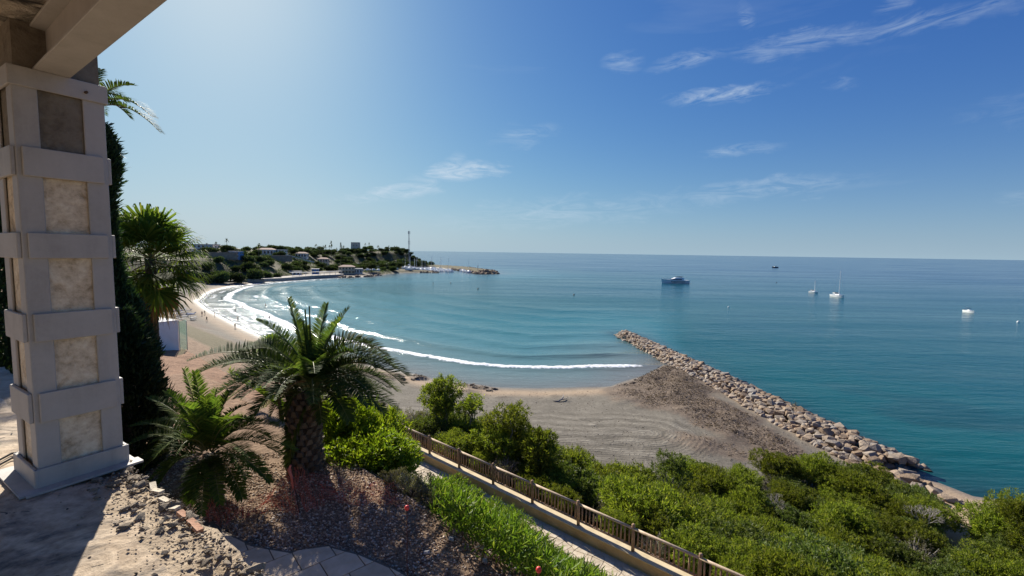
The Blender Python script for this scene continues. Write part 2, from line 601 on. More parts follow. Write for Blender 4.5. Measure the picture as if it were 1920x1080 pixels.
def ground_parts(x, y):
    x = np.asarray(x, float); y = np.asarray(y, float)
    s, a = line_sa(x, y)
    d = shore_d(x, y)
    zr = np.interp(s, [-80, -30, -16, -9.6, -2.5, -2.3, 0.55, 2.2, 8, 14, 20, 24, 60], [22.5, 20.8, 19.15, 19.1, 12.9, 12.7, 12.7, 11.9, 8.0, 5.0, 2.3, 1.2, -12])
    zl = np.interp(s, [-80, -30, -16, -11, -5.5, -2.6, -2.3, 0.55, 2.2, 8, 14, 20, 24, 60], [21, 19.5, 18.2, 17.4, 16.2, 12.9, 12.7, 12.7, 11.9, 8.0, 5.0, 2.3, 1.2, -12])
    k = sstep(-2, -9, a)
    zb = zr * (1 - k) + zl * k
    rough = (fbm(x * 0.5, y * 0.5, 4) - 0.5)
    offp = np.clip(np.maximum(np.abs(s + 0.9) - 1.7, 0), 0, 1)
    zb = zb + rough * 0.35 * offp * (1 - 0.65 * sstep(-9, -11, s))
    beach = np.where(d > 0, np.minimum(0.075 * d, 1.7), np.maximum(0.06 * d, -7))
    rocky = (y > 440) & (x > -200) & (y < 760)
    beach = np.where(rocky & (d > 0), np.minimum(0.35 * d, 2.2), beach)
    beach = beach + np.where(d > 0, 0.10 * (fbm(x * 0.3, y * 0.3, 3) - 0.5) * sstep(1, 6, d), 0)
    w = weed_mask(x, y, d)
    beach = beach + w * (0.15 + 0.75 * np.clip(fbm(x * 0.22 + 3, y * 0.22 + 8, 4) - 0.42, 0, 1) * 2.2 + 0.25 * (fbm(x * 1.3, y * 1.3, 3) - 0.5))
    z = np.maximum(zb, beach)
    hin = inside(x, y, FOOT)
    hd = seg_dist(x, y, FOOT, True)
    hz = np.where(hin, np.interp(hd, [0, 6, 34, 90, 260], [2.0, 4.5, 16.5, 20.5, 22]), -20) + np.where(hin, 2.5 * (fbm(x * 0.03, y * 0.03, 3) - 0.5), 0)
    far = sstep(120, 60, np.hypot(x + 150, y - 745)) * 4.5 * sstep(10, 50, hd)
    hz = np.where(hin, hz + far, hz)
    head = (hin & (hz > z)) * 1.0
    head = np.maximum(head, 1.0 * (rocky & (d > 0)))
    z = np.maximum(z, hz)
    return z, s, a, d, w, head


def gz(x, y):
    return float(ground_parts(np.array([x]), np.array([y]))[0][0])


def axis(spec):
    out = []
    for a, b, st in spec:
        out += list(np.arange(a, b, st))
    return np.array(out + [spec[-1][1]])


gx = axis([(-900, -260, 16), (-260, -60, 2.5), (-60, -30, 0.8), (-30, 14, 0.32), (14, 50, 0.45), (50, 100, 2.5), (100, 300, 20)])
gy = axis([(-400, -20, 20), (-20, 2, 1.0), (2, 30, 0.32), (30, 100, 0.45), (100, 200, 1.6), (200, 800, 4), (800, 1000, 20)])
GX, GY = np.meshgrid(gx, gy, indexing='xy')
gZ, gS, gA, gD, gW, gH = ground_parts(GX.ravel(), GY.ravel())


def grid_quads(nx, ny):
    i = np.arange(nx * ny).reshape(ny, nx)
    return np.stack([i[:-1, :-1], i[:-1, 1:], i[1:, 1:], i[1:, :-1]], -1).reshape(-1, 4)


def ground_material():
    t = NT('ground')
    p = t.pos()
    nb = t.noise(p, 0.35, 6, 0.6)
    nf = t.noise(p, 9, 6, 0.7)
    nm = t.noise(p, 2.2, 5, 0.65)
    soil = t.ramp(t.m('ADD', t.m('MULTIPLY', nf, 0.6), t.m('MULTIPLY', nm, 0.4)), [(0.3, (0.1, 0.062, 0.038)), (0.5, (0.21, 0.138, 0.085)), (0.68, (0.37, 0.27, 0.18))])
    field = t.ramp(t.m('ADD', t.m('MULTIPLY', nm, 0.5), t.m('MULTIPLY', nf, 0.5)), [(0.32, (0.12, 0.062, 0.035)), (0.55, (0.27, 0.15, 0.085)), (0.7, (0.38, 0.245, 0.15))])
    scrub = t.ramp(nm, [(0.3, (0.04, 0.045, 0.018)), (0.55, (0.11, 0.095, 0.045)), (0.75, (0.145, 0.115, 0.065))])
    dry = t.noise(p, 1.1, 4, 0.7)
    soil = t.mix(t.m('MULTIPLY', t.attr('scrub'), 0.85), soil, scrub)
    soil = t.mix(t.attr('field'), soil, field)
    # sand with raked tracks
    trk = t.attr('track')
    ring = t.m('SINE', t.m('ADD', t.m('MULTIPLY', trk, 2.6), t.m('MULTIPLY', t.noise(p, 0.25, 4), 11.0)))
    ring2 = t.m('SINE', t.m('ADD', t.m('MULTIPLY', trk, 12.0), t.m('MULTIPLY', t.noise(p, 0.6, 4), 12.0)))
    rk = t.m('ADD', t.m('MULTIPLY', ring, 0.6), t.m('MULTIPLY', ring2, 0.4))
    rmask = t.m('MULTIPLY', t.attr('raked'), t.m('MULTIPLY', rk, t.m('MULTIPLY', t.m('SUBTRACT', t.noise(p, 0.5, 4), 0.25), 1.6)))
    sn = t.m('ADD', t.m('MULTIPLY', nf, 0.35), t.m('ADD', t.m('MULTIPLY', nm, 0.35), t.m('MULTIPLY', nb, 0.3)))
    sand = t.ramp(t.m('ADD', sn, t.m('MULTIPLY', rmask, 0.30)), [(0.28, (0.07, 0.062, 0.048)), (0.5, (0.15, 0.133, 0.105)), (0.74, (0.27, 0.245, 0.2))])
    pale = t.ramp(sn, [(0.3, (0.3, 0.21, 0.13)), (0.7, (0.48, 0.36, 0.24))])
    sand = t.mix(t.attr('pale'), sand, pale)
    wet = t.mix(t.m('MULTIPLY', t.attr('wet'), 0.75), sand, (0.12, 0.115, 0.105))
    weed = t.ramp(t.m('ADD', t.m('MULTIPLY', nf, 0.6), t.m('MULTIPLY', nm, 0.4)), [(0.3, (0.055, 0.042, 0.031)), (0.5, (0.14, 0.105, 0.077)), (0.66, (0.26, 0.205, 0.15)), (0.78, (0.38, 0.32, 0.25))])
    wmask = t.m('MULTIPLY', t.m('SUBTRACT', t.m('ADD', t.attr('weed'), t.m('MULTIPLY', nm, 0.7)), 0.62), 3.2, clamp=True)
    wet = t.mix(wmask, wet, weed)
    # footprints and litter speckle
    col = t.mix(t.attr('sand'), soil, wet)
    rock = t.ramp(nm, [(0.3, (0.06, 0.044, 0.032)), (0.7, (0.14, 0.1, 0.07))])
    hcol = t.mix(t.m('MULTIPLY', t.m('SUBTRACT', nb, 0.52), 5.0, clamp=True), scrub, rock)
    col = t.mix(t.attr('head'), col, hcol)
    n1 = t.bump(t.m('ADD', t.m('MULTIPLY', nf, 0.5), nm), 0.7, 0.12)
    n2 = t.bump(t.m('MULTIPLY', rmask, 1.0), 0.7, 0.10, n1)
    dim = t.n('ShaderNodeTexVoronoi'); dim.inputs['Scale'].default_value = 1.5; t.l(p, dim.inputs['Vector'])
    foot = t.m('MULTIPLY', t.m('MULTIPLY', t.m('SUBTRACT', 0.22, dim.outputs['Distance']), 4.0, clamp=True), t.m('MULTIPLY', t.attr('sand'), t.m('GREATER_THAN', nb, 0.5)))
    nd_ = t.n('ShaderNodeBump'); nd_.invert = True; nd_.inputs['Strength'].default_value = 0.8; nd_.inputs['Distance'].default_value = 0.08; t.l(foot, nd_.inputs['Height']); t.l(n2, nd_.inputs['Normal']); n2 = nd_.outputs[0]
    rgh = t.m('SUBTRACT', 0.95, t.m('MULTIPLY', t.attr('wet'), 0.55))
    return t.done(t.bsdf(col, rgh, n2, 0.25))


gm = np_mesh('ground', np.stack([GX.ravel(), GY.ravel(), gZ], -1), grid_quads(len(gx), len(gy)), mats=[ground_material()], smooth=True)
gPX, gPY, gOK = to_pix(GX.ravel(), GY.ravel(), gZ)
sand_w = sstep(19.5, 22, gS + 1.5 * (fbm(GX.ravel() * 0.2, GY.ravel() * 0.2) - 0.5)) * (1 - gH)
C1 = on_z(1215, 812, 1.7)
C0 = on_z(700, 800, 1.7)
track = seg_dist(GX.ravel(), GY.ravel(), [(C1.x, C1.y), (C0.x - 30, C0.y + 4)])
raked = sstep(9.5, 6.0, track) * sstep(8.0, 11, gD)
pale_w = np.clip(sstep(1500, 1640, gPX) * sstep(880, 915, gPY) + 0.8 * np.exp(-((gD - 3.5) / 2.2) ** 2), 0, 1) * (gOK > 0)
add_attr(gm, 'sand', sand_w)
add_attr(gm, 'weed', gW)
add_attr(gm, 'wet', np.exp(-np.maximum(gD, 0) / 1.2) * (gD > -20))
add_attr(gm, 'track', track)
add_attr(gm, 'raked', raked)
add_attr(gm, 'pale', pale_w)
add_attr(gm, 'head', gH)
add_attr(gm, 'scrub', sstep(0.6, 3, gS) * (1 - sand_w))
add_attr(gm, 'field', sstep(10, 3, gA) * sstep(-1.5, -4, gS) * (0.55 + 0.45 * sstep(-1, -6, gA)))
tag(link('ground', gm), kind='structure')

# ------------------------------------------------------------------ sea
sx = axis([(-60000, -6000, 6000), (-6000, -800, 500), (-800, -220, 40), (-220, -40, 1.5), (-40, 60, 0.8), (60, 140, 2.5), (140, 700, 20), (700, 6000, 300), (6000, 60000, 6000)])
sy = axis([(-300, 20, 20), (20, 130, 0.8), (130, 330, 1.3), (330, 800, 5), (800, 6000, 150), (6000, 60000, 5000)])
SX, SY = np.meshgrid(sx, sy, indexing='xy')
SXr, SYr = SX.ravel(), SY.ravel()
sd = -shore_d(SXr, SYr)                      # distance off shore
JAX = [(34.5, 133), (37.5, 110), (40, 90), (42, 70), (43.5, 55)]
jd = seg_dist(SXr, SYr, JAX)
sPX, sPY, sOK = to_pix(SXr, SYr, np.zeros_like(SXr))
along = fbm(SXr * 0.035 + 5, SYr * 0.035, 3)
bay = sstep(46, 36, SXr) * sstep(420, 330, SYr) * (sd > -1)
leftk = sstep(-30, -70, SXr)
lee = sstep(32, 20, SXr + 0.0 * SYr)         # the jetty shelters the corner
WSH = [(300, 82), (60, 82), (34, 81), (18, 79.3), (5, 77.8)] + SHORE[13:27]
sdw = np.where(SXr > -20, seg_dist(SXr, SYr, WSH), sd)
sdw = np.where((SYr > 70) & (sd > -3), sdw, -5) + 5 * (along - 0.5)


def gauss(x, c, w):
    return np.exp(-((x - c) / w) ** 2)


d_break = 13.0
front = np.where(sdw > d_break, 1.0, 2.2)     # steep face towards the shore
crest = gauss(sdw, d_break, 1.0 * front) * 0.5 + gauss(sdw, 24 + 2 * leftk, 1.9) * 0.55 + gauss(sdw, 36, 2.8) * 0.42 + gauss(sdw, 50, 3.4) * 0.36 + gauss(sdw, 66, 4) * 0.3 + gauss(sdw, 84, 4.5) * 0.26 + gauss(sdw, 104, 5) * 0.22
szz = crest * bay * (0.35 + 0.65 * lee)
chop = (fbm(SXr * 0.25, SYr * 0.12, 3) - 0.5) * 0.10 * sstep(4, 30, sd) * (SYr < 330)
# the breaking wave piles up in lumps
szz = szz + chop + gauss(sdw, d_break, 1.6) * bay * lee * 0.25 * (fbm(SXr * 1.1, SYr * 1.1, 3) - 0.4)
noiseA = fbm(SXr * 0.11 + 30, SYr * 0.11, 3)
w_main = np.where(sdw > d_break, 0.8, 1.1 + 0.7 * leftk)
foam = gauss(sdw, d_break - 0.5, w_main) * sstep(0.08, 0.22, noiseA) * (0.85 + 0.1 * leftk) * sstep(34, 22, SXr)
foam = np.maximum(foam, gauss(sdw, 5.2, 0.5 + 0.15 * leftk) * (0.25 + 0.5 * leftk) * sstep(0.3, 0.5, noiseA))
foam = np.maximum(foam, gauss(sd, 1.2, 0.55) * (0.2 + 0.5 * leftk))
foam = np.maximum(foam, gauss(sdw, 20 + 3 * leftk, 0.9) * leftk * sstep(0.62, 0.72, fbm(SXr * 0.06 + 60, SYr * 0.06, 2)) * 0.7)
foam = foam * bay
dep = 1 - np.exp(-np.maximum(sd, 0) / 75.0)
_x0 = np.interp(SYr, [60, 110, 128, 150, 220], [38, 36, 30, 5, -60]); _x1 = np.interp(SYr, [60, 110, 128, 150, 220], [48, 46, 52, 75, 140])
outer = np.clip((SXr - _x0) / (_x1 - _x0), 0, 1)
outer = outer * outer * (3 - 2 * outer) * sstep(420, 180, SYr)
dep = np.clip(np.maximum(dep, outer * (0.8 + 0.1 * np.clip(sd / 80, 0, 1))), 0, 1)
far_k = sstep(150, 900, np.hypot(SXr, SYr))
rocks_under = np.exp(-np.maximum(jd - 4.2, 0) / 2.6) * (0.35 + 0.9 * fbm(SXr * 0.2, SYr * 0.2, 3)) * (SYr < 150)
rocks_under = np.maximum(rocks_under, np.exp(-np.maximum(sd - 1, 0) / 5.0) * outer * (SYr < 85) * (0.4 + fbm(SXr * 0.25, SYr * 0.25, 3)))
rocks_under = np.maximum(rocks_under, sstep(0.58, 0.7, fbm(SXr * 0.03 + 8, SYr * 0.06 + 2, 3)) * 0.55 * outer * sstep(110, 60, SYr))


def sea_material():
    t = NT('sea')
    p = t.pos()
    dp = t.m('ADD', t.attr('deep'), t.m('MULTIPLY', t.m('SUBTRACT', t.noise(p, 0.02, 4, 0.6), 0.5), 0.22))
    col = t.ramp(dp, [(0.0, (0.16, 0.165, 0.15)), (0.14, (0.13, 0.195, 0.19)), (0.32, (0.075, 0.19, 0.205)), (0.58, (0.022, 0.135, 0.15)), (0.8, (0.003, 0.078, 0.08)), (1.0, (0.002, 0.065, 0.085))])  # tint by depth; shallow stops also lightened to stand in for sky reflection
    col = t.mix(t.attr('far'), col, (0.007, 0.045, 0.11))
    col = t.mix(t.m('MULTIPLY', t.attr('reef'), 0.75), col, (0.012, 0.035, 0.042))
    pale_lanes = t.noise(t.pos((0.0016, 0.03, 1), (0, 0, 0.05)), 1.0, 6, 0.55, 0.4)
    col = t.mix(t.m('MULTIPLY', t.m('MULTIPLY', t.m('SUBTRACT', pale_lanes, 0.6), 12.0, clamp=True), t.m('MULTIPLY', t.attr('far'), 0.55)), col, (0.1, 0.17, 0.23))  # paler base colour in long thin lanes, strongest far out
    # calmer and rougher lanes
    lane = t.noise(t.pos((0.004, 0.03, 1), (0, 0, 0.1)), 1.0, 5, 0.6)
    ro = t.ramp(lane, [(0.35, (0.09, 0.09, 0.09)), (0.7, (0.2, 0.2, 0.2))])
    w1 = t.noise(t.pos((0.16, 0.5, 1), (0, 0, 0.15)), 1.0, 6, 0.62, 0.6)
    w2 = t.noise(t.pos((0.9, 2.2, 1), (0, 0, -0.2)), 1.0, 5, 0.65, 0.4)
    w3 = t.noise(t.pos((0.012, 0.05, 1), (0, 0, 0.08)), 1.0, 5, 0.6, 0.3)
    n1 = t.bump(w1, 0.4, 0.42)
    n2 = t.bump(w2, 0.45, 0.09, n1)
    n3 = t.bump(w3, 0.3, 3.0, n2)
    b = t.bsdf(col, ro, n3, 0.24)
    b.inputs['IOR'].default_value = 1.33
    fo = t.attr('foam')
    fn = t.m('ADD', t.m('MULTIPLY', t.noise(p, 0.9, 6, 0.75, 0.8), 0.6), t.m('MULTIPLY', t.vor(p, 1.1), 0.4))
    fm = t.m('MULTIPLY', t.m('SUBTRACT', t.m('ADD', t.m('MULTIPLY', fo, 1.15), t.m('MULTIPLY', fn, 0.9)), 0.78), 3.4, clamp=True)
    fb = t.bsdf((0.82, 0.84, 0.85), 0.8, t.bump(fn, 0.8, 0.4), 0.2)
    mx = t.n('ShaderNodeMixShader')
    t.l(fm, mx.inputs[0]); t.l(b.outputs[0], mx.inputs[1]); t.l(fb.outputs[0], mx.inputs[2])
    return t.done(mx)


keep = sd > -14
sq = grid_quads(len(sx), len(sy))
sq = sq[keep[sq].any(1)]
used = np.unique(sq)
remap = np.full(len(SXr), -1); remap[used] = np.arange(len(used))
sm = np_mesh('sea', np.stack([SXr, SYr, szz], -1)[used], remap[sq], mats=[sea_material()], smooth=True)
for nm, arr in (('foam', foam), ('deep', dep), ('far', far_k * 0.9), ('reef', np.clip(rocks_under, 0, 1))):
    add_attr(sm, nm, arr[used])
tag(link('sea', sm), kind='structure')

# ================================================================== terrace, pillar, beam
FLOOR = 22.4
E0 = on_z(243, 872, FLOOR); E1 = on_z(505, 1080, FLOOR)
ed = (E1 - E0).normalized()
en = Vector((-ed.y, ed.x, 0))                 # outward (to the garden)
if en.y < 0: en = -en


def concrete_floor():
    t = NT('terrace_concrete')
    p = t.pos()
    n1 = t.noise(p, 1.3, 6, 0.65, 0.5)
    n2 = t.noise(p, 14, 6, 0.7)
    n3 = t.noise(t.pos((1, 1, 1), (0, 0, 0.6)), 2.8, 7, 0.72, 1.0)
    base = t.ramp(t.m('ADD', t.m('MULTIPLY', n3, 0.6), t.m('MULTIPLY', n2, 0.4)), [(0.34, (0.27, 0.2, 0.135)), (0.5, (0.5, 0.395, 0.28)), (0.64, (0.7, 0.57, 0.415))])
    dark = t.ramp(n2, [(0.3, (0.095, 0.08, 0.065)), (0.7, (0.21, 0.18, 0.15))])
    m = t.m('MULTIPLY', t.m('MULTIPLY', t.m('SUBTRACT', n1, 0.47), 12.0, clamp=True), t.m('MULTIPLY', t.m('SUBTRACT', t.noise(p, 5.0, 5, 0.7), 0.32), 4.0, clamp=True))
    col = t.mix(m, base, dark)
    crack = t.m('LESS_THAN', t.vor(t.pos((0.8, 1.6, 1)), 1.4, 'DISTANCE_TO_EDGE'), 0.006)
    col = t.mix(t.m('MULTIPLY', crack, t.m('GREATER_THAN', n1, 0.5)), col, (0.04, 0.035, 0.03))
    h = t.m('ADD', t.m('MULTIPLY', n2, 0.5), t.m('MULTIPLY', n3, 0.8))
    return t.done(t.bsdf(col, 0.92, t.bump(h, 0.8, 0.03), 0.2))


M['terrace'] = concrete_floor()
M['rubble'] = simple('rubble', (0.26, 0.2, 0.14), (0.52, 0.43, 0.32), 11, 0.95, 0.8, rnd=0.25)
M['mortar'] = simple('mortar', (0.27, 0.2, 0.13), (0.5, 0.4, 0.28), 5, 0.95, 0.9, kind='Object', bscale=30)
M['brick_red'] = simple('brick_red', (0.42, 0.21, 0.12), (0.58, 0.36, 0.24), 9, 0.9, 0.4)
M['tile_cream'] = simple('tile_cream', (0.5, 0.42, 0.3), (0.66, 0.58, 0.45), 9, 0.85, 0.3)

# floor slab: a fine grid strip parallel to the broken edge, uneven towards the edge
along_n, across_n = 170, 90
la = np.linspace(-7.0, 5.5, along_n); lc = np.linspace(-6.0, 0.0, across_n) ** 1.0
LA, LC = np.meshgrid(la, lc, indexing='xy')
edge_w = 0.05 * (fbm(LA * 2.2, LA * 0 + 3.3, 4) - 0.5) * 2
LCs = LC + np.where(LC > -0.8, edge_w * sstep(-0.8, 0, LC), 0)
fx = E0.x + ed.x * LA + en.x * LCs; fy = E0.y + ed.y * LA + en.y * LCs
rough_e = sstep(-0.5, -0.1, LC + 0.25 * (fbm(LA * 1.4, LC * 1.4, 3) - 0.5))
fz = FLOOR + 0.006 * (fbm(LA * 3, LC * 3) - 0.5) + rough_e * (0.09 * (fbm(LA * 5, LC * 5, 4) - 0.5) - 0.02)
ny, nx = fx.shape
V = np.stack([fx, fy, fz], -1).reshape(-1, 3)
lip = V[-nx:].copy(); lip2 = lip.copy(); lip2[:, 2] = 18.9
lip[:, 2] -= 0.12; lip[:, :2] -= np.array([en.x, en.y]) * 0.05
lip2[:, :2] -= np.array([en.x, en.y]) * 0.12
V = np.concatenate([V, lip, lip2])
q = grid_quads(nx, ny)
r0_ = np.arange(nx - 1)
q2 = np.stack([(ny - 1) * nx + r0_, (ny - 1) * nx + r0_ + 1, ny * nx + r0_ + 1, ny * nx + r0_], -1)
q3 = np.stack([ny * nx + r0_, ny * nx + r0_ + 1, ny * nx + nx + r0_ + 1, ny * nx + nx + r0_], -1)
qa = np.concatenate([q, q2, q3])
mid = V[q].mean(1)
lcm = (mid[:, 0] - E0.x) * en.x + (mid[:, 1] - E0.y) * en.y
lam = (mid[:, 0] - E0.x) * ed.x + (mid[:, 1] - E0.y) * ed.y
mi = np.concatenate([(lcm + 0.22 * (fbm(lam * 2.0, lcm * 2.0, 3) - 0.5) > -0.27).astype(int), np.ones(len(q2) + len(q3), int)])
terrace = tag(link('terrace', np_mesh('terrace', V, qa, mats=[M['terrace'], M['mortar']], smooth=True, mi_q=mi)), kind='structure')


def hull_mesh(name, n, scale, mat, seed, jit=0.5):
    rg = random.Random(seed)
    bm = bmesh.new()
    for i in range(n):
        v = Vector((rg.gauss(0, 1), rg.gauss(0, 1), rg.gauss(0, 1))).normalized()
        # blocky rather than round
        mxx = max(abs(v.x), abs(v.y), abs(v.z))
        v = v * (1 - jit) + v / mxx * jit
        v *= rg.uniform(0.86, 1.06)
        bm.verts.new((v.x * scale[0], v.y * scale[1], v.z * scale[2]))
    r = bmesh.ops.convex_hull(bm, input=bm.verts)
    bmesh.ops.delete(bm, geom=[g for g in r['geom_interior'] if isinstance(g, bmesh.types.BMVert)], context='VERTS')
    me = bpy.data.meshes.new(name)
    bm.to_mesh(me); bm.free()
    me.materials.append(mat)
    return me


rub = [hull_mesh('stone', 16, (1, 0.75, 0.55), M['rubble'], 40 + i) for i in range(7)]
rg = random.Random(5)
for i in range(150):
    a_ = rg.uniform(-0.15, 3.3); c_ = -abs(rg.gauss(0.0, 0.14)) + 0.0
    sz = rg.choice([0.012, 0.016, 0.02, 0.026, 0.036]) * rg.uniform(0.8, 1.2)
    if c_ > -0.06: sz *= 1.25
    o = link('stone', rub[i % 7], terrace)
    o.location = (E0.x + ed.x * a_ + en.x * c_, E0.y + ed.y * a_ + en.y * c_, FLOOR - 0.004 + rg.uniform(-.004, .008))
    o.rotation_euler = (rg.uniform(-.4, .4), rg.uniform(-.4, .4), rg.uniform(0, 6.28)); o.scale = (sz, sz, sz)
brm = MB().box((0, 0, 0), (0.08, 0.035, 0.02)).mesh('brick', M['brick_red'])
tlm = MB().box((0, 0, 0), (0.085, 0.035, 0.018)).mesh('tile', M['tile_cream'])
for (px, py, w) in ((287, 912, 1), (295, 921, 1), (308, 938, 1), (325, 953, 1), (343, 965, 0), (362, 981, 0), (370, 990, 0)):
    p = on_z(px, py, FLOOR - 0.002)
    o = link('tile' if w else 'brick', tlm if w else brm, terrace)
    o.location = p; o.rotation_euler = (rg.uniform(-.15, .15), rg.uniform(-.2, .2), math.atan2(ed.y, ed.x) + rg.uniform(-.3, .3))

# loose crumbs, too small to tell apart
def scatter_rocks(n, fpos, size, seed, squash=0.7):
    r = np.random.default_rng(seed)
    P = fpos(n, r)
    n = len(P)
    base = np.array([[1, 0, 0], [-1, 0, 0], [0, 1, 0], [0, -1, 0], [0, 0, 1], [0, 0, -1]], float)
    tri = np.array([[0, 2, 4], [2, 1, 4], [1, 3, 4], [3, 0, 4], [2, 0, 5], [1, 2, 5], [3, 1, 5], [0, 3, 5]])
    S = size[0] * (size[1] / size[0]) ** r.random(n)
    B = base[None] * (1 + 0.35 * (r.random((n, 6, 3)) - 0.5) * 2) + 0.25 * (r.random((n, 6, 3)) - .5)
    th = r.random(n) * 6.283
    c, s_ = np.cos(th)[:, None], np.sin(th)[:, None]
    X = B[..., 0] * c - B[..., 1] * s_; Y = B[..., 0] * s_ + B[..., 1] * c; Z = B[..., 2] * squash
    tl = (r.random(n) - 0.5)[:, None] * 1.2
    X, Z = X * np.cos(tl) - Z * np.sin(tl), X * np.sin(tl) + Z * np.cos(tl)
    V = np.stack([X, Y * 0.8, Z], -1) * S[:, None, None] + P[:, None, :]
    T = tri[None] + (np.arange(n) * 6)[:, None, None]
    return V.reshape(-1, 3), T.reshape(-1, 3)


def island_mat(name, stops, rough=0.9, spec=0.3):
    t = NT(name)
    g = t.n('ShaderNodeNewGeometry')
    col = t.ramp(g.outputs['Random Per Island'], stops)
    n = t.noise(t.pos(), 40, 3)
    col = t.mix(0.5, col, t.ramp(n, [(0.3, (0.6, 0.6, 0.6)), (0.7, (1, 1, 1))]), 'MULTIPLY')
    return t.done(t.bsdf(col, rough, None, spec))


M['crumbs'] = island_mat('crumbs', [(0, (0.13, 0.1, 0.07)), (0.5, (0.3, 0.24, 0.17)), (1, (0.45, 0.39, 0.31))])


def crumb_pos(n, r):
    a_ = r.uniform(-0.4, 3.6, n); c_ = -np.abs(r.normal(0, 0.15, n)) + 0.01
    return np.stack([E0.x + ed.x * a_ + en.x * c_, E0.y + ed.y * a_ + en.y * c_, np.full(n, FLOOR + 0.002)], -1)


v_, t_ = scatter_rocks(2200, crumb_pos, (0.003, 0.012), 3)
tag(link('rubble_crumbs', np_mesh('rubble_crumbs', v_, None, t_, [M['crumbs']]), terrace), kind='stuff')

# ------------------------------------------------------------------ pillar
def paint_mat():
    t = NT('grey_paint')
    co = t.pos()
    n1 = t.noise(co, 3.0, 6, 0.65, 0.4); n2 = t.noise(co, 34, 5, 0.7); n3 = t.noise(t.pos((9, 9, 1.2)), 1.0, 5, 0.6)
    f = t.m('ADD', t.m('MULTIPLY', n1, 0.45), t.m('ADD', t.m('MULTIPLY', n2, 0.2), t.m('MULTIPLY', n3, 0.35)))
    col = t.ramp(f, [(0.34, (0.33, 0.305, 0.275)), (0.5, (0.415, 0.385, 0.35)), (0.66, (0.46, 0.43, 0.395))])
    chip = t.m('GREATER_THAN', t.noise(co, 17, 6, 0.75), 0.71)
    col = t.mix(t.m('MULTIPLY', chip, 0.7), col, (0.2, 0.14, 0.09))
    return t.done(t.bsdf(col, 0.62, t.bump(n2, 0.18, 0.01), 0.35))


M['grey_paint'] = paint_mat()


def core_mat():
    t = NT('pillar_concrete')
    co = t.coord('Object')
    n1 = t.noise(co, 5, 6, 0.65, 0.6); n2 = t.noise(co, 26, 6, 0.7)
    col = t.ramp(t.m('ADD', t.m('MULTIPLY', n1, 0.55), t.m('MULTIPLY', n2, 0.45)), [(0.36, (0.36, 0.27, 0.17)), (0.48, (0.66, 0.53, 0.37)), (0.58, (0.82, 0.7, 0.52)), (0.68, (0.88, 0.8, 0.65))])
    # darker tone on the upper part of the column
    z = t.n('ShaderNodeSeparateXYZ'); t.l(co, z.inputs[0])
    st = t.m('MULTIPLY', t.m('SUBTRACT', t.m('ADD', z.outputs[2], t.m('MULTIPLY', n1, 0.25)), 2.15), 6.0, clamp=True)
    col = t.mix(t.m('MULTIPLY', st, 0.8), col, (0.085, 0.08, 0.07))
    return t.done(t.bsdf(col, 0.95, t.bump(t.m('ADD', n2, t.m('MULTIPLY', n1, 1.5)), 0.6, 0.02), 0.2))


M['core'] = core_mat()
PC1 = on_z(74, 918, FLOOR); PC2 = on_z(233, 862, FLOOR)
pe1 = Vector((.52, .854, 0)).normalized(); pe2 = Vector((-pe1.y, pe1.x, 0))
k_ = PC2.x / PC2.y
HP = (k_ * PC1.y - PC1.x) / (pe1.x - k_ * pe1.y) / 2
pc = PC1 + pe1 * HP + pe2 * HP
PTOP = 25.1 - FLOOR
pillar = thing('pillar', 'square concrete pillar caged in grey steel corner angles and flat bands', 'pillar', (pc.x, pc.y, FLOOR), math.atan2(pe1.y, pe1.x))
hc = HP - 0.018
MB().box((0, 0, (PTOP + 0.3) / 2), (2 * hc, 2 * hc, PTOP + 0.3)).build('concrete_core', M['core'], pillar)
LEG = HP * 0.52
for sx_ in (-1, 1):
    for sy_ in (-1, 1):
        m = MB()
        m.prism([(sx_ * HP, sy_ * HP), (sx_ * (HP - LEG), sy_ * HP), (sx_ * (HP - LEG), sy_ * (HP - 0.014)), (sx_ * (HP - 0.014), sy_ * (HP - 0.014)), (sx_ * (HP - 0.014), sy_ * (HP - LEG)), (sx_ * HP, sy_ * (HP - LEG))][::(1 if sx_ * sy_ > 0 else -1)], 0.0, PTOP)
        bevel(m.build('corner_angle', M['grey_paint'], pillar), 0.006, 2)
def zpix(px, py):
    d = pix_dir(px, py); t = PC1.y / d[1]
    return EYE + d[2] * t - FLOOR
bands = [(zpix(48, 328), zpix(40, 272)), (zpix(63, 485), zpix(58, 436)), (zpix(67, 643), zpix(64, 590)), (zpix(80, 795), zpix(76, 740))]
for zb0, zb1 in bands:
    for k in range(4):
        m = MB().box((0, -(HP + 0.011), 0), (2 * HP - 0.05 if k % 2 == 0 else 2 * HP - 0.02, 0.022, zb1 - zb0))
        o = m.build('batten', M['grey_paint'], pillar)
        o.location = (0, 0, (zb0 + zb1) / 2); o.rotation_euler = (0, 0, k * PI / 2)
        bevel(o, 0.005, 2)
for k in range(4):
    o = MB().box((0, -(HP + 0.013), 0), (2 * HP + 0.05, 0.02, 0.14)).build('base_angle', M['grey_paint'], pillar)
    o.location = (0, 0, 0.07); o.rotation_euler = (0, 0, k * PI / 2); bevel(o, 0.005)
    o = MB().box((0, -(HP + 0.055), 0), (2 * HP + 0.16, 0.1, 0.014)).build('base_plate', M['grey_paint'], pillar)
    o.location = (0, 0, 0.012 + 0.001 * (k % 2))
    if k == 1: o.scale = (.9, .86, 1)
    o.rotation_euler = (0, 0, k * PI / 2)
    o = MB().box((0, -(HP + 0.008), 0), (2 * HP + 0.03, 0.016, 0.12)).build('top_collar', M['grey_paint'], pillar)
    o.location = (0, 0, PTOP - 0.06); o.rotation_euler = (0, 0, k * PI / 2); bevel(o, 0.005)
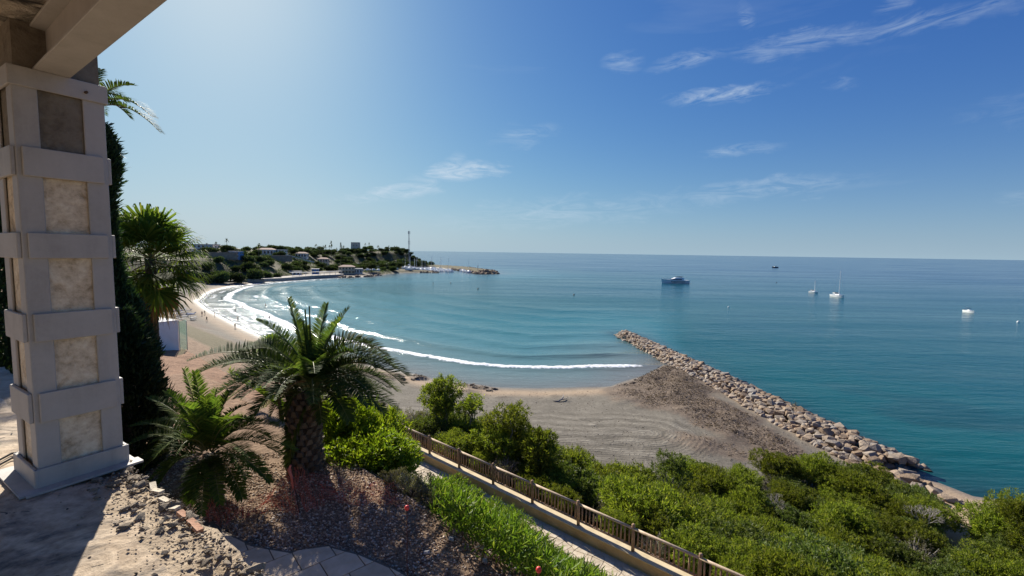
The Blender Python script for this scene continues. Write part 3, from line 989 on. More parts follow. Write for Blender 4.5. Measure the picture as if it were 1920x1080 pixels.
o = MB().tube([(0, 0, 0), (0, -0.02, 0)], 0.009, 10).build('bolt', simple('rust', (0.06, 0.035, 0.02), (0.1, 0.06, 0.035), 20, 0.9), pillar)
o.location = (HP * 0.55, -(HP + 0.012), PTOP - 0.07)

# beam that runs from the pillar over the terrace, and the slab it carries
BZ = 25.1
A0 = on_z(70, 120, BZ); A1 = on_z(190, 0, BZ); B0 = on_z(187, 104, BZ); B1 = on_z(315, -2, BZ)
bdir = ((A1 + B1) / 2 - (A0 + B0) / 2).normalized()
bn = Vector((-bdir.y, bdir.x, 0))
if bn.y < 0: bn = -bn
bw = max(0.12, min(0.3, ((B0 - A0).dot(bn) + (B1 - A1).dot(bn)) / 2))
bc = (A0 + B0) / 2
print('PILLAR half', HP, 'beam width', bw, 'bdir', bdir, 'pe2', pe2, 'bay', BAY, 'N2', N2)
beam = thing('ceiling_beam', 'grey painted steel beam resting on the caged pillar', 'beam', (bc.x, bc.y, BZ), math.atan2(bdir.y, bdir.x))
L = 7.0
bevel(MB().box((L / 2 - 0.75, 0, 0.008), (L, bw, 0.016)).build('lower_flange', M['grey_paint'], beam), 0.003)
MB().box((L / 2 - 0.75, 0, 0.14), (L, 0.03, 0.248)).build('web', M['grey_paint'], beam)
bevel(MB().box((L / 2 - 0.75, 0, 0.272), (L, bw, 0.016)).build('upper_flange', M['grey_paint'], beam), 0.003)


def soffit_mat():
    t = NT('soffit_concrete')
    p = t.pos()
    n1 = t.noise(p, 4, 6, 0.65, 0.7); n2 = t.noise(p, 22, 5, 0.7)
    col = t.ramp(n2, [(0.3, (0.4, 0.34, 0.26)), (0.7, (0.6, 0.53, 0.43))])
    col = t.mix(t.m('MULTIPLY', t.m('SUBTRACT', n1, 0.45), 6.0, clamp=True), col, (0.06, 0.055, 0.05))
    col = t.mix(t.m('MULTIPLY', t.m('SUBTRACT', t.noise(p, 2.3, 4), 0.6), 10.0, clamp=True), col, (0.42, 0.26, 0.12))
    return t.done(t.bsdf(col, 0.95, t.bump(t.m('ADD', n1, n2), 0.9, 0.05), 0.15))


cc = [bc + bdir * -2.2 + bn * (bw / 2), bc + bdir * 6.7 + bn * (bw / 2), bc + bdir * 6.7 - bn * 5, bc + bdir * -2.2 - bn * 5]
o = MB().prism([(p.x, p.y) for p in cc], BZ + 0.281, BZ + 0.52).build('porch_roof', soffit_mat())
tag(o, 'stained concrete porch roof slab above the grey beam', 'roof slab')

# black cables lying by the pillar
for k in range(2):
    m = MB()
    pts = [on_z(px, py + k * 9, FLOOR + 0.015) for px, py in ((-60, 868), (0, 862), (22, 850), (52, 846))]
    m.tube(pts, 0.008, 6)
    tag(m.build('cable', simple('cable', (0.015, 0.015, 0.015), (0.03, 0.03, 0.03), 5, 0.5)), 'thin black cable lying on the terrace behind the caged pillar', 'cable', 'cables on the terrace')

# ================================================================== footpath, low wall, railing
ANG = math.atan2(T2.y, T2.x)


def on_line(a, s, z):
    return Vector((F0.x + T2.x * a + N2.x * s, F0.y + T2.y * a + N2.y * s, z))


M['path_mortar'] = simple('path_mortar', (0.36, 0.3, 0.22), (0.48, 0.41, 0.31), 3, 0.95, 0.4)
M['path_stone'] = simple('path_stone', (0.4, 0.32, 0.22), (0.6, 0.52, 0.4), 4, 0.9, 0.5, rnd=0.2)
M['cream_wall'] = simple('cream_wall', (0.42, 0.27, 0.12), (0.56, 0.4, 0.21), 1.8, 0.9, 0.35, bscale=30)
M['wall_top'] = simple('wall_top', (0.5, 0.4, 0.24), (0.66, 0.55, 0.36), 2.5, 0.9, 0.3, bscale=30)
a0_, a1_ = -3.2 * BAY, 8.4 * BAY
m = MB()
m.add([on_line(a0_, -2.5, PATHZ - .02), on_line(a1_, -2.5, PATHZ - .02), on_line(a1_, -0.2, PATHZ - .02), on_line(a0_, -0.2, PATHZ - .02)], [(0, 1, 2, 3)])
path = tag(m.build('footpath', M['path_mortar']), kind='structure')
rg = random.Random(9)
cs = 0.36
na = int((7.0 * BAY - (-1.2 * BAY)) / cs); ns = 5
jit = {}
for i in range(na + 1):
    for j in range(ns + 1):
        e = 0.32 if 0 < j < ns else 0.0
        jit[i, j] = (-1.2 * BAY + (i + rg.uniform(-.32, .32)) * cs, -2.25 + (j + rg.uniform(-e, e)) * 0.37)
ks = []
for i in range(na):
    for j in range(ns):
        a_, s_ = jit[i, j]
        q = [jit[i, j], jit[i + 1, j], jit[i + 1, j + 1], jit[i, j + 1]]
        cxq = sum(p[0] for p in q) / 4; cyq = sum(p[1] for p in q) / 4
        c3 = on_line(cxq, cyq, PATHZ)
        P = [on_line(cxq + (p[0] - cxq) * 0.94, cyq + (p[1] - cyq) * 0.94, 0) - c3 for p in q]
        mm = MB().prism([(p.x, p.y) for p in P], -0.03, 0.012 + rg.uniform(0, 0.015))
        o = mm.build('paving_stone', M['path_stone'], path)
        o.location = c3

low_wall = thing('low_wall', 'cream rendered low wall along the seaward side of the footpath', 'wall', on_line(0, 0, PATHZ), ANG)
WH = FZ - PATHZ
MB().box(((a0_ + a1_) / 2, 0.06, WH / 2 - 0.2), (a1_ - a0_, 0.52, WH + 0.36)).build('wall_body', M['cream_wall'], low_wall)
o = MB().box(((a0_ + a1_) / 2, 0.06, WH - 0.01), (a1_ - a0_, 0.56, 0.035)).build('coping', M['wall_top'], low_wall)
bevel(o, 0.008)

M['wood_rail'] = simple('wood_rail', (0.36, 0.265, 0.18), (0.55, 0.43, 0.31), 5, 0.85, 0.5, bscale=40, rnd=0.15)
M['wood_dark'] = simple('wood_dark', (0.24, 0.145, 0.09), (0.42, 0.28, 0.185), 7, 0.85, 0.5, bscale=40, rnd=0.2)
railing = thing('wooden_railing', 'weathered brown wooden balustrade standing on the cream low wall', 'railing', on_line(0, 0.02, FZ), ANG)
pm = MB().tube([(0, 0, -0.02), (0, 0, 0.93), (0, 0, 0.95), (0, 0, 1.0), (0, 0, 1.03)], [0.065, 0.065, 0.055, 0.065, 0.03], 10).mesh('post', M['wood_dark'], True)
bal = MB().tube([(0, 0, 0.2), (0, 0, 0.82)], 0.031, 7).mesh('baluster', M['wood_dark'], True)
rl = MB().tube([(0, 0, 0), (BAY / 2, 0, 0.006), (BAY, 0, 0)], 0.052, 10).mesh('top_rail', M['wood_rail'], True)
bl = MB().tube([(0.05, 0, 0), (BAY - 0.05, 0, 0)], 0.045, 8).mesh('bottom_rail', M['wood_dark'], True)
for k in range(-3, 9):
    o = link('post', pm, railing); o.location = (k * BAY, 0, 0); o.rotation_euler = (rg.uniform(-.03, .03), rg.uniform(-.025, .025), rg.uniform(0, 6))
    if k == 8: break
    o = link('top_rail', rl, railing); o.location = (k * BAY, 0, 0.86)
    o = link('bottom_rail', bl, railing); o.location = (k * BAY, 0, 0.2)
    nbal = 13
    for j in range(nbal):
        o = link('baluster', bal, railing)
        o.location = (k * BAY + (j + 1) * BAY / (nbal + 1), rg.uniform(-.006, .006), 0)
        o.rotation_euler = (0, rg.uniform(-.035, .035), rg.uniform(0, 6))

# ================================================================== vegetation builders
def leaves_np(P, D, L, W, r, fold=0.18, bend=0.0):
    """rhombic two-triangle leaves: base P, axis D, length L, width W"""
    n = len(P)
    D = D / np.linalg.norm(D, axis=1, keepdims=True)
    rv = r.normal(size=(n, 3))
    S = np.cross(D, rv); S /= np.linalg.norm(S, axis=1, keepdims=True) + 1e-9
    N = np.cross(S, D)
    L = np.asarray(L).reshape(-1, 1); W = np.asarray(W).reshape(-1, 1)
    b = P
    mL = P + D * L * 0.45 + S * W * 0.5 + N * W * fold
    mR = P + D * L * 0.45 - S * W * 0.5 + N * W * fold
    tp = P + D * L - N * L * bend
    V = np.stack([b, mL, tp, mR], 1).reshape(-1, 3)
    i = np.arange(n) * 4
    T = np.concatenate([np.stack([i, i + 1, i + 2], -1), np.stack([i, i + 2, i + 3], -1)])
    return V, T


def leaf_mesh(name, parts, mat):
    vs_ = []; ts = []; b = 0
    for V, T in parts:
        vs_.append(V); ts.append(T + b); b += len(V)
    return np_mesh(name, np.concatenate(vs_), None, np.concatenate(ts), [mat])


def crown_leaves(r, blobs, ntuft, per, L, W, up=0.35, shell=0.55, fold=0.18):
    """tufts of leaves spread through several overlapping lobes (cx,cy,cz,rx,ry,rz)"""
    B = np.array(blobs)
    wgt = B[:, 3] * B[:, 4] * B[:, 5]; wgt = wgt / wgt.sum()
    idx = r.choice(len(B), ntuft, p=wgt)
    v = r.normal(size=(ntuft, 3)); v /= np.linalg.norm(v, axis=1, keepdims=True)
    rad = shell + (1 - shell) * r.random(ntuft) ** 0.6
    rad *= 1 + 0.22 * (r.random(ntuft) - 0.4)
    C = B[idx, :3] + v * rad[:, None] * B[idx, 3:]
    out = v * B[idx, 3:][:, [0, 1, 2]]
    out /= np.linalg.norm(out, axis=1, keepdims=True)
    P = np.repeat(C, per, 0); O = np.repeat(out, per, 0)
    n = len(P)
    D = O * 0.8 + r.normal(size=(n, 3)) * 0.75 + np.array([0, 0, up])
    Ls = L * (0.6 + 0.8 * r.random(n)); Ws = W * (0.7 + 0.6 * r.random(n))
    P = P + r.normal(size=(n, 3)) * L * 0.35
    return leaves_np(P, D, Ls, Ws, r, fold)


def limbs(rg, base, tips, r0, mat, name, n=6, wob=0.12):
    """tapered trunk splitting into limbs that reach the tips"""
    m = MB()
    for tp in tips:
        tp = Vector(tp); b = Vector(base)
        pts = [b]
        for k in (0.3, 0.6, 0.85, 1.0):
            q = b.lerp(tp, k)
            q.x = b.x + (tp.x - b.x) * k ** 1.5; q.y = b.y + (tp.y - b.y) * k ** 1.5
            q += Vector((rg.uniform(-1, 1), rg.uniform(-1, 1), rg.uniform(-.5, .5))) * wob * (tp - b).length * 0.3
            pts.append(q)
        m.tube(pts, [r0, r0 * 0.75, r0 * 0.5, r0 * 0.3, r0 * 0.12], n)
    return m.mesh(name, mat, True)


def make_bush(seed, leafm, h, rx, ntuft, per, L, W, lobes=6, twigs=False, name='shrub', bark='grey_bark', clear=0.25):
    """thing > trunk, crown (unlinked prototype, origin at its foot)"""
    r = np.random.default_rng(seed); rg_ = random.Random(seed)
    blobs = []
    for k in range(lobes):
        th = k * 2.4 + rg_.uniform(-.5, .5); rr = rx * (0.15 + 0.5 * math.sqrt((k + .5) / lobes))
        cz = h * rg_.uniform(0.5, 0.8)
        br = rx * rg_.uniform(0.36, 0.55)
        blobs.append((rr * math.cos(th), rr * math.sin(th), cz, br, br, min(h - cz, br * rg_.uniform(0.75, 1.05))))
    blobs.append((0, 0, h * 0.62, rx * 0.55, rx * 0.55, h * 0.38))
    V, T = crown_leaves(r, blobs, ntuft, per, L, W)
    V[:, 2] = np.maximum(V[:, 2], h * 0.02)
    root = bpy.data.objects.new(name, None); COL.objects.link(root)
    tips = [Vector(b[:3]) * 0.95 for b in blobs]
    if twigs:
        tips += [(b[0] + rg_.uniform(-.6, .6) * b[3], b[1] + rg_.uniform(-.6, .6) * b[4], b[2] + b[5] * rg_.uniform(0.4, 1.1)) for b in blobs for _ in range(5)]
    link('trunk', limbs(rg_, (0, 0, -0.3), tips, rx * 0.035 + 0.02, M['twig' if twigs else bark], 'trunk'), root)
    link('crown', np_mesh('crown', V, None, T, [M[leafm]]), root)
    return root


def place(proto, loc, rz, sc, label, cat, group):
    o = copy_tree(proto)
    o.location = loc
    o.rotation_euler = (0, 0, rz)
    o.scale = sc if isinstance(sc, tuple) else (sc, sc, sc)
    tag(o, label, cat, group)
    return o


# ------------------------------------------------------------------ slope shrubs below the footpath
protoA = [make_bush(100 + i, 'leaf_acacia', 2.6, 1.9, 900, 15, 0.17, 0.05, 7) for i in range(4)]
protoD = [make_bush(120 + i, 'leaf_dark', 2.5, 1.8, 850, 15, 0.15, 0.05, 7) for i in range(2)]
protoG = [make_bush(130 + i, 'leaf_grey', 2.2, 1.7, 260, 12, 0.13, 0.035, 6, twigs=True) for i in range(2)]
rg = random.Random(21)
GRP = 'shrubs covering the slope between the railing and the beach'
placed = []


def try_spot(x, y, mind):
    for (a, b) in placed:
        if (a - x) ** 2 + (b - y) ** 2 < mind ** 2: return False
    placed.append((x, y))
    return True


def px_of(x, y, z):
    a, b, _ = to_pix(np.array([x]), np.array([y]), np.array([z]))
    return float(a[0]), float(b[0])


cand = [(rg.uniform(1.2, 40), rg.uniform(-8, 46)) for _ in range(9000)]
nb = 0
for s_, a_ in cand:
    p = on_line(a_, s_, 0)
    z = gz(p.x, p.y)
    px, py = px_of(p.x, p.y, z + 1.8)
    qx, qy = px_of(p.x, p.y, z + 2.6)
    if px < 560 or px > 2050 or py > 1180: continue
    # upper limit of the green mass in the photograph (skyline of the shrubs)
    lim = np.interp(px, [560, 700, 790, 860, 900, 1000, 1085, 1120, 1200, 1300, 1420, 1500, 1620, 1700, 1745, 1760, 1845, 1860, 1920, 2050],
                    [690, 720, 740, 745, 762, 790, 880, 905, 890, 868, 868, 862, 868, 892, 935, 1040, 1040, 950, 905, 905])
    if qy < lim: continue
    if 1745 < px < 1862 and py < 1062: continue
    # keep the railing itself free
    if s_ < 1.9: scb = 0.42
    elif s_ < 3.5: scb = 0.7
    else: scb = rg.uniform(0.85, 1.25)
    if not try_spot(p.x, p.y, 1.15 + 0.45 * (scb > 0.8)): continue
    grey = px < 800 and rg.random() < 0.75
    if not grey: grey = (1100 < px < 1240 and 930 < py < 1010 and rg.random() < 0.35) or rg.random() < 0.08
    if 1390 < px < 1480 and 890 < py < 930: grey = rg.random() < 0.6
    if s_ < 3.2: zone = 'close behind the railing posts'
    elif px > 1790: zone = 'beyond the bare tan sand'
    elif qy < lim + 35 and 1150 < px < 1420: zone = 'bordering the raked sand'
    elif qy < lim + 35 and px >= 1420: zone = 'bordering the boulders and the tan sand'
    elif px < 800: zone = 'behind the lime green shrubs, towards the water'
    elif s_ < 12: zone = 'on the upper slope below the railing'
    else: zone = 'on the lower slope between railing and jetty'
    size = 'big' if scb > 1.12 else ('small' if scb < .75 else 'middle-sized')
    if grey:
        o = place(rg.choice(protoG), (p.x, p.y, z - 0.1), rg.uniform(0, 6.28), scb, size + ' sparse grey-brown twiggy shrub ' + zone, 'shrub', 'dry shrubs ' + zone)
    elif rg.random() < 0.3:
        o = place(rg.choice(protoD), (p.x, p.y, z - 0.1), rg.uniform(0, 6.28), (scb, scb, scb * rg.uniform(.85, 1.15)), size + ' dense dark green shrub ' + zone, 'shrub', 'dark shrubs ' + zone)
    else:
        o = place(rg.choice(protoA), (p.x, p.y, z - 0.1), rg.uniform(0, 6.28), (scb, scb, scb * rg.uniform(.85, 1.2)), size + ' olive green leafy shrub ' + zone, 'shrub', 'olive shrubs ' + zone)
    nb += 1
print('slope shrubs', nb)

# taller trees just beyond the railing: foot pixel hidden, so the distance comes from the slope
def make_tree(seed, leafm, h, rx, trunk_h, ntuft, per, L, W, lobes, name='tree', bark='grey_bark'):
    r = np.random.default_rng(seed); rg_ = random.Random(seed)
    blobs = []
    for k in range(lobes):
        th = k * 2.4 + rg_.uniform(-.5, .5); rr = rx * 0.62 * math.sqrt((k + .4) / lobes)
        zt = rg_.uniform(0.1, 0.95) if k else 0.9
        br = rx * rg_.uniform(0.3, 0.46)
        blobs.append((rr * math.cos(th), rr * math.sin(th), trunk_h + (h - trunk_h - br) * zt, br, br, br * rg_.uniform(.7, .95)))
    V, T = crown_leaves(r, blobs, ntuft, per, L, W, 0.4, 0.45)
    root = bpy.data.objects.new(name, None); COL.objects.link(root)
    link('trunk', limbs(rg_, (0, 0, -0.4), [Vector(b[:3]) for b in blobs], 0.1, M[bark], 'trunk', 7, 0.2), root)
    link('crown', np_mesh('crown', V, None, T, [M[leafm]]), root)
    return root


trees = [  # top px, top py, s on the slope, crown radius m, seed, trunk clear share, label
    (832, 690, 4.2, 1.75, 1, .42, 'slender tree with forked pale trunk and airy olive crown behind the railing'),
    (880, 735, 4.0, 1.3, 6, .2, 'narrow leafy tree squeezed in beside the forked pale trunk tree'),
    (960, 738, 4.6, 2.0, 2, .15, 'tall bushy olive green tree rising above the raked sand behind the railing'),
    (1005, 790, 3.6, 1.9, 3, .1, 'broad dark green tree leaning over the railing posts'),
    (925, 800, 2.9, 1.5, 4, .1, 'rounded low green tree right behind the railing'),
    (1085, 838, 6.0, 1.2, 5, .15, 'small light green tree at the edge of the raked sand'),
    (1262, 838, 19.5, 1.9, 7, .1, 'dark bluish green shrub tree standing highest beside the raked sand'),
    (1905, 905, 37.0, 2.2, 8, .1, 'dense soft green tree beside the bare tan sand by the water'),
    (1952, 900, 34.0, 2.4, 9, .1, 'soft green tree partly hidden behind the one beside the tan sand'),
]
for (px, py, s_, rx, sd_, cl, lab) in trees:
    d = pix_dir(px, py)
    # where the sight line plane at this column crosses the slope contour s_
    k = d[0] / d[1]
    # point (k*Y, Y): s = (kY-F0x)Nx + (Y-F0y)Ny
    Y = (s_ + F0.x * N2.x + F0.y * N2.y) / (k * N2.x + N2.y)
    X = k * Y
    zb_ = gz(X, Y)
    zt = EYE + d[2] / d[1] * Y
    h = zt - zb_
    t = make_tree(200 + sd_, 'leaf_dark' if sd_ == 7 else 'leaf_acacia', h, rx, h * cl, int(560 * (rx / 1.6) ** 2), 16, 0.17, 0.052, 9 + int(rx * 2))
    t.location = (X, Y, zb_)
    tag(t, lab, 'tree', 'trees behind the railing')
    print('tree', px, 'Y', round(Y, 1), 'h', round(h, 1))
for t in protoA + protoD + protoG: remove_tree(t)

# bare silver dead shrubs in the green mass
for (px, py, sz, lab) in ((1735, 955, 1.5, 'bare silvery dead shrub with crooked branches among the green shrubs near the tan sand'), (1455, 930, 1.2, 'grey leafless shrub poking out of the green shrubs near the boulders'), (815, 845, 1.5, 'bare grey branching shrub under the forked pale trunk tree')):
    p = on_z(px, py, 4.6 if px > 1000 else 11)
    rg_ = random.Random(px)
    m = MB()
    def grow(b, d, l, r, lv):
        e = b + d * l
        mid_ = (b + e) / 2 + Vector((rg_.uniform(-1, 1), rg_.uniform(-1, 1), rg_.uniform(-1, 1))) * l * 0.12
        m.tube([b, mid_, e], [r, r * .85, r * .65], 5)
        if lv:
            for _ in range(3):
                nd = (d + Vector((rg_.uniform(-1, 1), rg_.uniform(-1, 1), rg_.uniform(-.4, .7))) * 0.8).normalized()
                grow(e, nd, l * rg_.uniform(.55, .8), r * .62, lv - 1)
    for _ in range(4):
        grow(Vector((0, 0, 0)), Vector((rg_.uniform(-.7, .7), rg_.uniform(-.7, .7), 1)).normalized(), sz * 0.5, 0.045, 4)
    o = m.build('dead_shrub', M['twig']); o.location = (p.x, p.y, max(gz(p.x, p.y), p.z - sz * 1.2)); tag(o, lab, 'dead shrub')

# ------------------------------------------------------------------ palms
def frond_np(pts, L_leaf, nleaf, r, vang=0.55, wid=0.028, droop=0.25, side=None, tip_k=0.35):
    """pinnate frond along a polyline; returns leaflet mesh arrays + rachis pts"""
    pts = np.array(pts, float)
    seg = np.linalg.norm(np.diff(pts, axis=0), axis=1); cum = np.concatenate([[0], np.cumsum(seg)])
    ts = np.linspace(0.14, 0.995, nleaf) * cum[-1]
    Vs = []; Q = []; Tt = []; b = 0
    up = np.array([0, 0, 1.0])
    for i, t in enumerate(ts):
        c = np.array([np.interp(t, cum, pts[:, k]) for k in range(3)])
        c2 = np.array([np.interp(min(t + 0.02, cum[-1]), cum, pts[:, k]) for k in range(3)])
        c1 = np.array([np.interp(max(t - 0.02, 0), cum, pts[:, k]) for k in range(3)])
        d = c2 - c1; d /= np.linalg.norm(d) + 1e-9
        s = np.cross(d, side if side is not None else up)
        if np.linalg.norm(s) < 0.15: s = np.array([1.0, 0, 0])
        s /= np.linalg.norm(s)
        n = np.cross(s, d)
        u = t / cum[-1]
        prof = min(1, 0.45 + 2.2 * u) * (1 - (1 - tip_k) * max(0, (u - 0.55) / 0.45) ** 1.3)
        for sg in (-1, 1):
            l = L_leaf * prof * r.uniform(0.85, 1.12)
            fw = 0.3 + 0.55 * u + r.uniform(-.15, .15)
            dd = s * sg * math.cos(vang) + n * (math.sin(vang) + r.uniform(-.15, .15)) + d * fw
            dd /= np.linalg.norm(dd)
            m_ = c + dd * l * 0.55 - up * droop * l * 0.12
            e = c + dd * l - up * droop * l * 0.5
            wv = np.cross(dd, n); wv /= np.linalg.norm(wv) + 1e-9
            w = wid * (0.75 + 0.5 * r.random())
            V = [c - wv * w * .3, c + wv * w * .3, m_ + wv * w * .5, m_ - wv * w * .5, e]
            Vs += V
            Q.append((b, b + 1, b + 2, b + 3)); Tt.append((b + 3, b + 2, b + 4)); b += 5
    return Vs, Q, Tt


def bez(p0, p1, p2, n=12):
    return [tuple((1 - t) ** 2 * np.array(p0) + 2 * t * (1 - t) * np.array(p1) + t * t * np.array(p2)) for t in np.linspace(0, 1, n)]


def add_frond(parent, pts, L_leaf, nleaf, seed, leafm='leaf_palm', rad=0.022, wid=0.028, droop=0.25, vang=0.55, rmat='rachis', side=None):
    r = np.random.default_rng(seed)
    Vs, Q, Tt = frond_np(pts, L_leaf, nleaf, r, vang, wid, droop, side)
    m = MB()
    m.tube(pts, [rad * (1 - 0.85 * i / (len(pts) - 1)) for i in range(len(pts))], 5)
    b = len(Vs)
    V = np.array(list(Vs) + m.v)
    quads = list(Q) + [tuple(i + b for i in f) for f in m.f if len(f) == 4]
    me = np_mesh('frond', V, np.array(quads), np.array(Tt), [M[leafm], M[rmat]], False, [0] * len(Q) + [1] * (len(quads) - len(Q)), [0] * len(Tt))
    return link('frond', me, parent)


def palm_trunk(parent, H, r_base, r_mid, r_top, rows, per_row, seed):
    rg_ = random.Random(seed)
    zs = np.linspace(-0.3, H, 9)
    rad = [np.interp(z, [0, H * 0.25, H * .75, H], [r_base, r_mid, r_mid * 1.02, r_top]) * 0.9 for z in zs]
    tr = MB().tube([(0, 0, z) for z in zs], rad, 14).build('trunk', M['palm_trunk'], parent, True)
    # one shared leaf base: a pointed scale that leans outwards
    bm_ = MB()
    w, hh, th = 0.5, 1.0, 0.32
    bm_.add([(-w, 0, 0), (w, 0, 0), (0.28, .16, hh * .8), (-0.28, .16, hh * .8), (-w * .8, -th, .12), (w * .8, -th, .12), (.22, -th - .30, hh * .86), (-.22, -th - .30, hh * .86)],
            [(4, 5, 6, 7), (0, 4, 7, 3), (5, 1, 2, 6), (7, 6, 2, 3), (0, 1, 5, 4)])
    me = bm_.mesh('leaf_base', M['palm_boot'])
    dz = H / rows
    for i in range(rows):
        z = i * dz
        rr = np.interp(z, [0, H * 0.25, H * .75, H], [r_base, r_mid, r_mid * 1.02, r_top]) * 0.9
        sz = 2 * PI * rr / per_row
        for k in range(per_row):
            th_ = 2 * PI * (k + 0.5 * (i % 2)) / per_row + rg_.uniform(-.05, .05)
            o = link('leaf_base', me, tr)
            o.location = (math.cos(th_) * rr * .96, math.sin(th_) * rr * .96, z + rg_.uniform(-.02, .02))
            o.rotation_euler = (rg_.uniform(-.12, .12), rg_.uniform(-.08, .08), th_ + PI / 2)
            o.scale = (sz * .98, sz * 0.8, dz * rg_.uniform(1.25, 1.5))
    return tr


# big date palm
PB = at_y(572, 872, 9.6); PB.z = gz(PB.x, PB.y)
crown_c = at_y(585, 728, 9.6)
palm = thing('date_palm', 'stout date palm with scaly trunk and arching dark green fronds above the gravel', 'palm', PB)
HT = crown_c.z - PB.z
palm_trunk(palm, HT - .05, 0.38, 0.35, 0.27, 14, 11, 3)
print('palm base', PB, 'trunk height', HT)


def px_frond(root, base, tip, dy, lift, out, L_leaf, nleaf, seed, **kw):
    """frond whose tip lies on the pixel ray at depth (root depth + dy)"""
    T = at_y(tip[0], tip[1], base.y + dy)
    T = np.array(T); b = np.array(base)
    mid_ = b + (T - b) * out + np.array([0, 0, lift])
    start = b + (mid_ - b) / np.linalg.norm(mid_ - b) * 0.12
    loc = np.array(root.location)
    pts = [tuple(np.array(p) - loc) for p in bez(start, mid_, T, 14)]
    return add_frond(root, pts, L_leaf, nleaf, seed, **kw)


cb = Vector(crown_c)
FR = [((541, 560), .3, .25, .4, .36), ((575, 612), .1, .3, .4, .3), ((612, 570), .7, .35, .4, .36), ((655, 578), .6, .55, .35, .38), ((640, 598), -.5, .5, .4, .38),
      ((725, 668), .4, 1.25, .45, .42), ((705, 690), -.5, 1.1, .45, .4), ((765, 706), .2, 1.0, .5, .42), ((738, 690), 1.2, 1.2, .5, .42), ((720, 775), -.3, .75, .6, .42), ((690, 760), -1.1, .7, .55, .4),
      ((480, 600), .4, .75, .25, .34), ((350, 678), .5, .95, .45, .42), ((395, 748), -.1, .85, .45, .42), ((372, 700), 1.3, .8, .5, .42), ((430, 742), -1.0, .8, .5, .42), ((415, 690), .9, .7, .5, .4),
      ((541, 872), -.45, .55, .75, .36), ((470, 790), -.9, .7, .6, .38), ((655, 790), -.8, .5, .6, .36),
      ((600, 640), 1.8, .8, .4, .38), ((540, 650), 1.9, .8, .4, .38), ((660, 690), 2.0, .9, .5, .38), ((500, 700), 1.8, .8, .5, .38), ((590, 700), -1.6, .75, .4, .34),
      ((560, 600), .9, .3, .4, .34), ((625, 625), -.2, .45, .4, .34), ((450, 655), 1.6, .8, .5, .4), ((745, 735), 1.6, .9, .5, .4), ((362, 705), -.2, 1.0, .45, .42), ((410, 765), .4, .8, .5, .42), ((700, 655), .8, 1.2, .4, .42), ((755, 720), -.4, 1.0, .5, .42), ((690, 730), .7, .95, .5, .4), ((440, 670), .2, 1.0, .45, .42)]
for i, (tip, dy, lift, out, Lf) in enumerate(FR):
    px_frond(palm, cb, tip, dy, lift, out, Lf * (.82 if tip[1] < 640 else 1.15), 78 if tip[1] < 640 else 86, 300 + i, wid=0.021 if tip[1] < 640 else .026, vang=0.6 if tip[1] < 760 else 0.35, droop=0.2)
rgp = random.Random(8)
for i in range(20):
    az = i * 2.39996; el = math.radians(rgp.uniform(-12, 55))
    if math.sin(az) < -.25: el = math.radians(rgp.uniform(35, 65))
    ln = rgp.uniform(1.35, 2.0)
    b_ = Vector(cb) - PB
    h_ = Vector((math.cos(az), math.sin(az), 0))
    mid_ = b_ + h_ * ln * .5 * math.cos(el) + Vector((0, 0, ln * .5 * math.sin(el) + .25))
    tip_ = b_ + h_ * ln * .95 + Vector((0, 0, ln * math.sin(el) * .7 - .55))
    add_frond(palm, bez(b_ + h_ * .1 - Vector((0, 0, .05)), mid_, tip_, 12), .38, 66, 700 + i, wid=.021)
for i in range(11):
    az = i * 0.5712 + .2; ln = rgp.uniform(.75, 1.15)
    if abs(az - 4.75) < .5: continue
    b_ = Vector(cb) - PB; h_ = Vector((math.cos(az), math.sin(az), 0))
    add_frond(palm, bez(b_ + h_ * .2 - Vector((0, 0, .1)), b_ + h_ * ln * .55 + Vector((0, 0, .18)), b_ + h_ * ln * .85 - Vector((0, 0, .5)), 10), .3, 44, 740 + i, wid=.02)
# dead fronds, old spikes and fruit stalks
for i, (tip, dy, lift) in enumerate((((500, 745), -.5, .35), ((535, 735), -.9, .3))):
    px_frond(palm, cb, tip, dy, lift, .5, .2, 40, 350 + i, leafm='leaf_dead', rmat='rachis_dead', wid=0.02)
for i, tip in enumerate(((580, 574), (572, 580), (568, 600))):
    T = at_y(tip[0], tip[1], cb.y + 0.05 * i) - PB
    MB().tube([cb - PB, T], [0.03, 0.014], 6).build('spear_leaf', M['leaf_palm'], palm)

# young palm in front
YB = at_y(400, 938, 8.2); YB.z = gz(YB.x, YB.y)
yc = at_y(392, 852, 8.2)
young = thing('young_palm', 'low young palm with bright upright fronds and no clear trunk', 'palm', YB)
palm_trunk(young, max(0.4, yc.z - YB.z), 0.15, 0.14, 0.1, 8, 8, 5)
FY = [((365, 697), .2, .15, .4), ((312, 735), .3, .35, .4), ((385, 745), -.3, .3, .4), ((430, 735), .4, .3, .4), ((462, 760), .1, .45, .45), ((520, 800), .2, .5, .5), ((525, 850), -.1, .5, .5), ((505, 905), -.3, .45, .6),
      ((245, 800), .3, .5, .45), ((240, 835), -.1, .5, .5), ((265, 870), -.3, .45, .55), ((300, 905), -.6, .4, .6), ((412, 945), -1.0, .35, .65), ((360, 935), -.9, .35, .65), ((455, 935), -.8, .4, .65),
      ((340, 760), -.8, .55, .4), ((430, 790), -.9, .55, .45), ((300, 790), 1.0, .5, .5), ((480, 790), 1.0, .5, .5), ((390, 770), 1.1, .5, .4), ((330, 850), -1.0, .5, .5), ((470, 860), -.9, .5, .5)]
for i, (tip, dy, lift, out) in enumerate(FY):
    px_frond(young, Vector(yc), tip, dy, lift, out, .29, 60, 400 + i, leafm='leaf_palm_young', wid=0.022, rad=0.014, vang=0.6)

